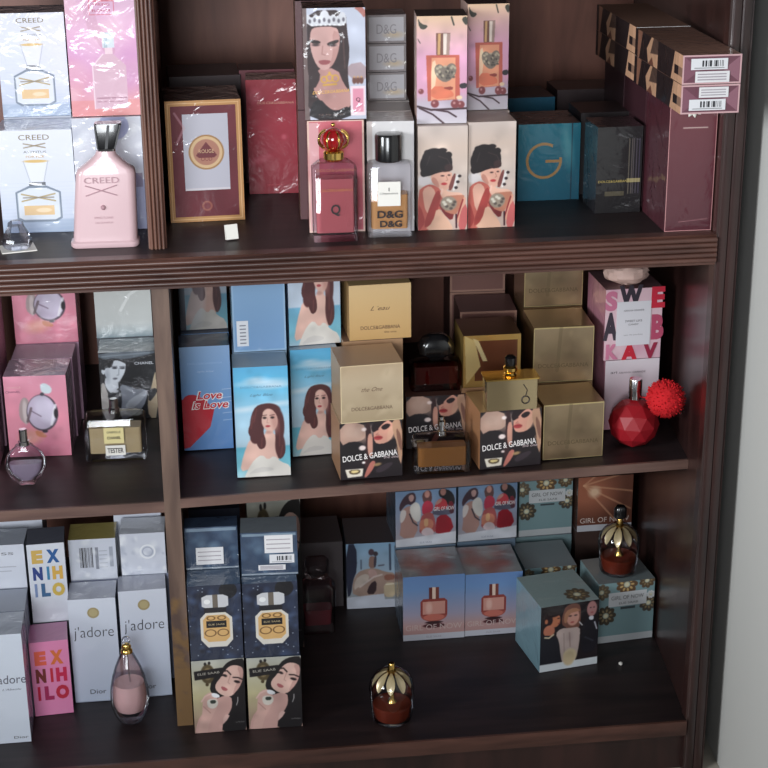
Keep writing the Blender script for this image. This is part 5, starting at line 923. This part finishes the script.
def fluff(m):
    rg = random.Random(3)
    for i in range(420):
        a = rg.uniform(0, 2 * math.pi); b = math.acos(rg.uniform(-1, 1)); d = Vector((math.sin(b) * math.cos(a), math.sin(b) * math.sin(a), math.cos(b))); c = Vector((.03, -.037, .076)); o = d.orthogonal().normalized() * .0011; e = d.cross(o)
        p = c + d * .021; q = c + d * rg.uniform(.0245, .0268); m.add([tuple(p + o), tuple(p - o * .5 + e * .8), tuple(p - o * .5 - e * .8), tuple(q + o * .6), tuple(q - o * .3 + e * .5), tuple(q - o * .3 - e * .5)], [(0, 1, 4, 3), (1, 2, 5, 4), (2, 0, 3, 5), (3, 4, 5)], (1, 1, 1), M['pom'])
one(fluff, 'yarn_tips', pp, None)
one(lambda m: tube(m, [(.008, -.003, .066), (.014, -.012, .068), (.020, -.024, .072)], .0007, M['pom']), 'cord', t)

# teardrop bottle, bottom shelf left
t = empty('perfume_bottle', (-.1120, .096, ZB), 0); tag(t, 'teardrop shaped clear bottle of pink perfume with a gold bead neck', 'perfume bottle')
prof = [(.006, 0), (.012, .0012), (.017, .006), (.0225, .016), (.0252, .028), (.0258, .040), (.0245, .054), (.021, .070), (.0165, .084), (.011, .097), (.0075, .104)]
one(lambda m: lathe(m, prof, M['glass'], 36), 'glass_body', t, 60)
one(lambda m: lathe(m, [(.010, .019), (.019, .022), (.0218, .030), (.0224, .040), (.0212, .052), (.0195, .060)], M['l_pink'], 32), 'pink_perfume', t, 40)
one(lambda m: (lathe(m, [(.0078, .1042), (.0075, .108), (.0055, .110), (.0065, .113), (.005, .116)], M['gold'], 24), ball(m, .006, (0, 0, .1215), M['glass'], 16, 10)), 'bead_neck', t, 50)
one(lambda m: tube(m, [(0, 0, .104), (.001, 0, .07), (.003, 0, .045), (.009, 0, .024)], .0012, M['silver']), 'spray_tube', t)

# smoky bottle in the shade
t = empty('perfume_bottle', (.1540, .312, ZB), 0); tag(t, 'smoky clear bottle with plum perfume standing in shade beside the navy cartons', 'perfume bottle')
one(lambda m: loft(m, [(0, .048, .034, .006), (.070, .054, .036, .008), (.078, .044, .032, .012), (.080, .018, .016, .007)], M['g_smoke']), 'glass_body', t)
one(lambda m: loft(m, [(.012, .038, .024, .005), (.036, .041, .025, .005)], M['l_plum']), 'plum_perfume', t)
one(lambda m: loft(m, [(.0842, .020, .018, .004), (.088, .034, .024, .006), (.110, .036, .026, .008), (.114, .028, .020, .006)], M['g_smoke']), 'glass_stopper', t)

# two globe bottles with a gold flower inside the clear top
def flower_bottle(loc, rz, lab, cap=False):
    t = empty('perfume_bottle', loc, rz); tag(t, lab, 'perfume bottle', 'globe bottles with gold flowers')
    R, zc = .0300, .0460
    out = [(.0225, 0), (.0255, .002), (.0270, .008), (.0282, .022), (.0288, .034)] + [(R * math.cos(a), zc + R * math.sin(a)) for a in [math.radians(k) for k in range(-10, 61, 10)]]
    one(lambda m: lathe(m, out + [(.012, .0740), (.006, .0760)], M['glass'], 40), 'glass_body', t, 50)
    one(lambda m: lathe(m, [(.001, .0046), (.0225, .0050), (.0245, .010), (.0258, .0235), (.0245, .0250), (.001, .0255)], M['l_ruby'], 32), 'red_perfume', t, 40)
    def petals(m):
        for k in range(9):
            a = 2 * math.pi * k / 9 + .17; V = []; ca, sa = math.cos(a), math.sin(a)
            for j in range(7):
                q = j / 6; th = math.radians(14 + 64 * q); r = .0262 * math.sin(th); wv = .0068 * math.sin(math.pi * (.08 + .82 * q)) * (.5 + .6 * q); zz = .0460 + .0262 * math.cos(th)
                for e, dz in ((-1, .0012), (-.5, .0), (0, -.0012), (.5, 0), (1, .0012)): V.append((r * ca - e * wv * sa, r * sa + e * wv * ca, zz + dz))
            F = [(j * 5 + i, j * 5 + i + 1, j * 5 + i + 6, j * 5 + i + 5) for j in range(6) for i in range(4)]
            n = len(V); V += [(p[0], p[1], p[2] - .0010) for p in V]; F2 = [tuple(i + n for i in f[::-1]) for f in F]
            m.add(V, F + F2, (1, 1, 1), M['petal'])
    one(petals, 'gold_petals', t, 60)
    one(lambda m: lathe(m, [(.0065, .0260), (.0030, .032), (.0030, .064), (.0055, .068), (.0062, .072), (.0045, .0765), (.0045, .0825), (.0035, .0840)], M['gold'], 24), 'gold_stem', t, 35)
    if cap: one(lambda m: loft(m, [(.0842, .012, .011, .004), (.086, .018, .015, .007), (.099, .018, .015, .007), (.103, .012, .010, .005)], M['blackgloss']), 'cap', t, 40)
    return t
flower_bottle((.5830, .2490, ZB + .0957), 0, 'globe bottle with gold petals and dark cap, standing on the daisy carton', True)
flower_bottle((.2310, .0560, ZB), 10, 'globe bottle with a gold flower inside its clear top, alone on the bare bottom shelf')
t = one(lambda m: ball(m, .0032, (0, 0, .0022), M['labelw'], 10, 6, 1, 1, .7, .15), 'paper_crumb', None, 30); t.location = (.5656, .150, ZB); tag(t, 'tiny white paper crumb on the dark bottom shelf near the turned carton', 'paper scrap')
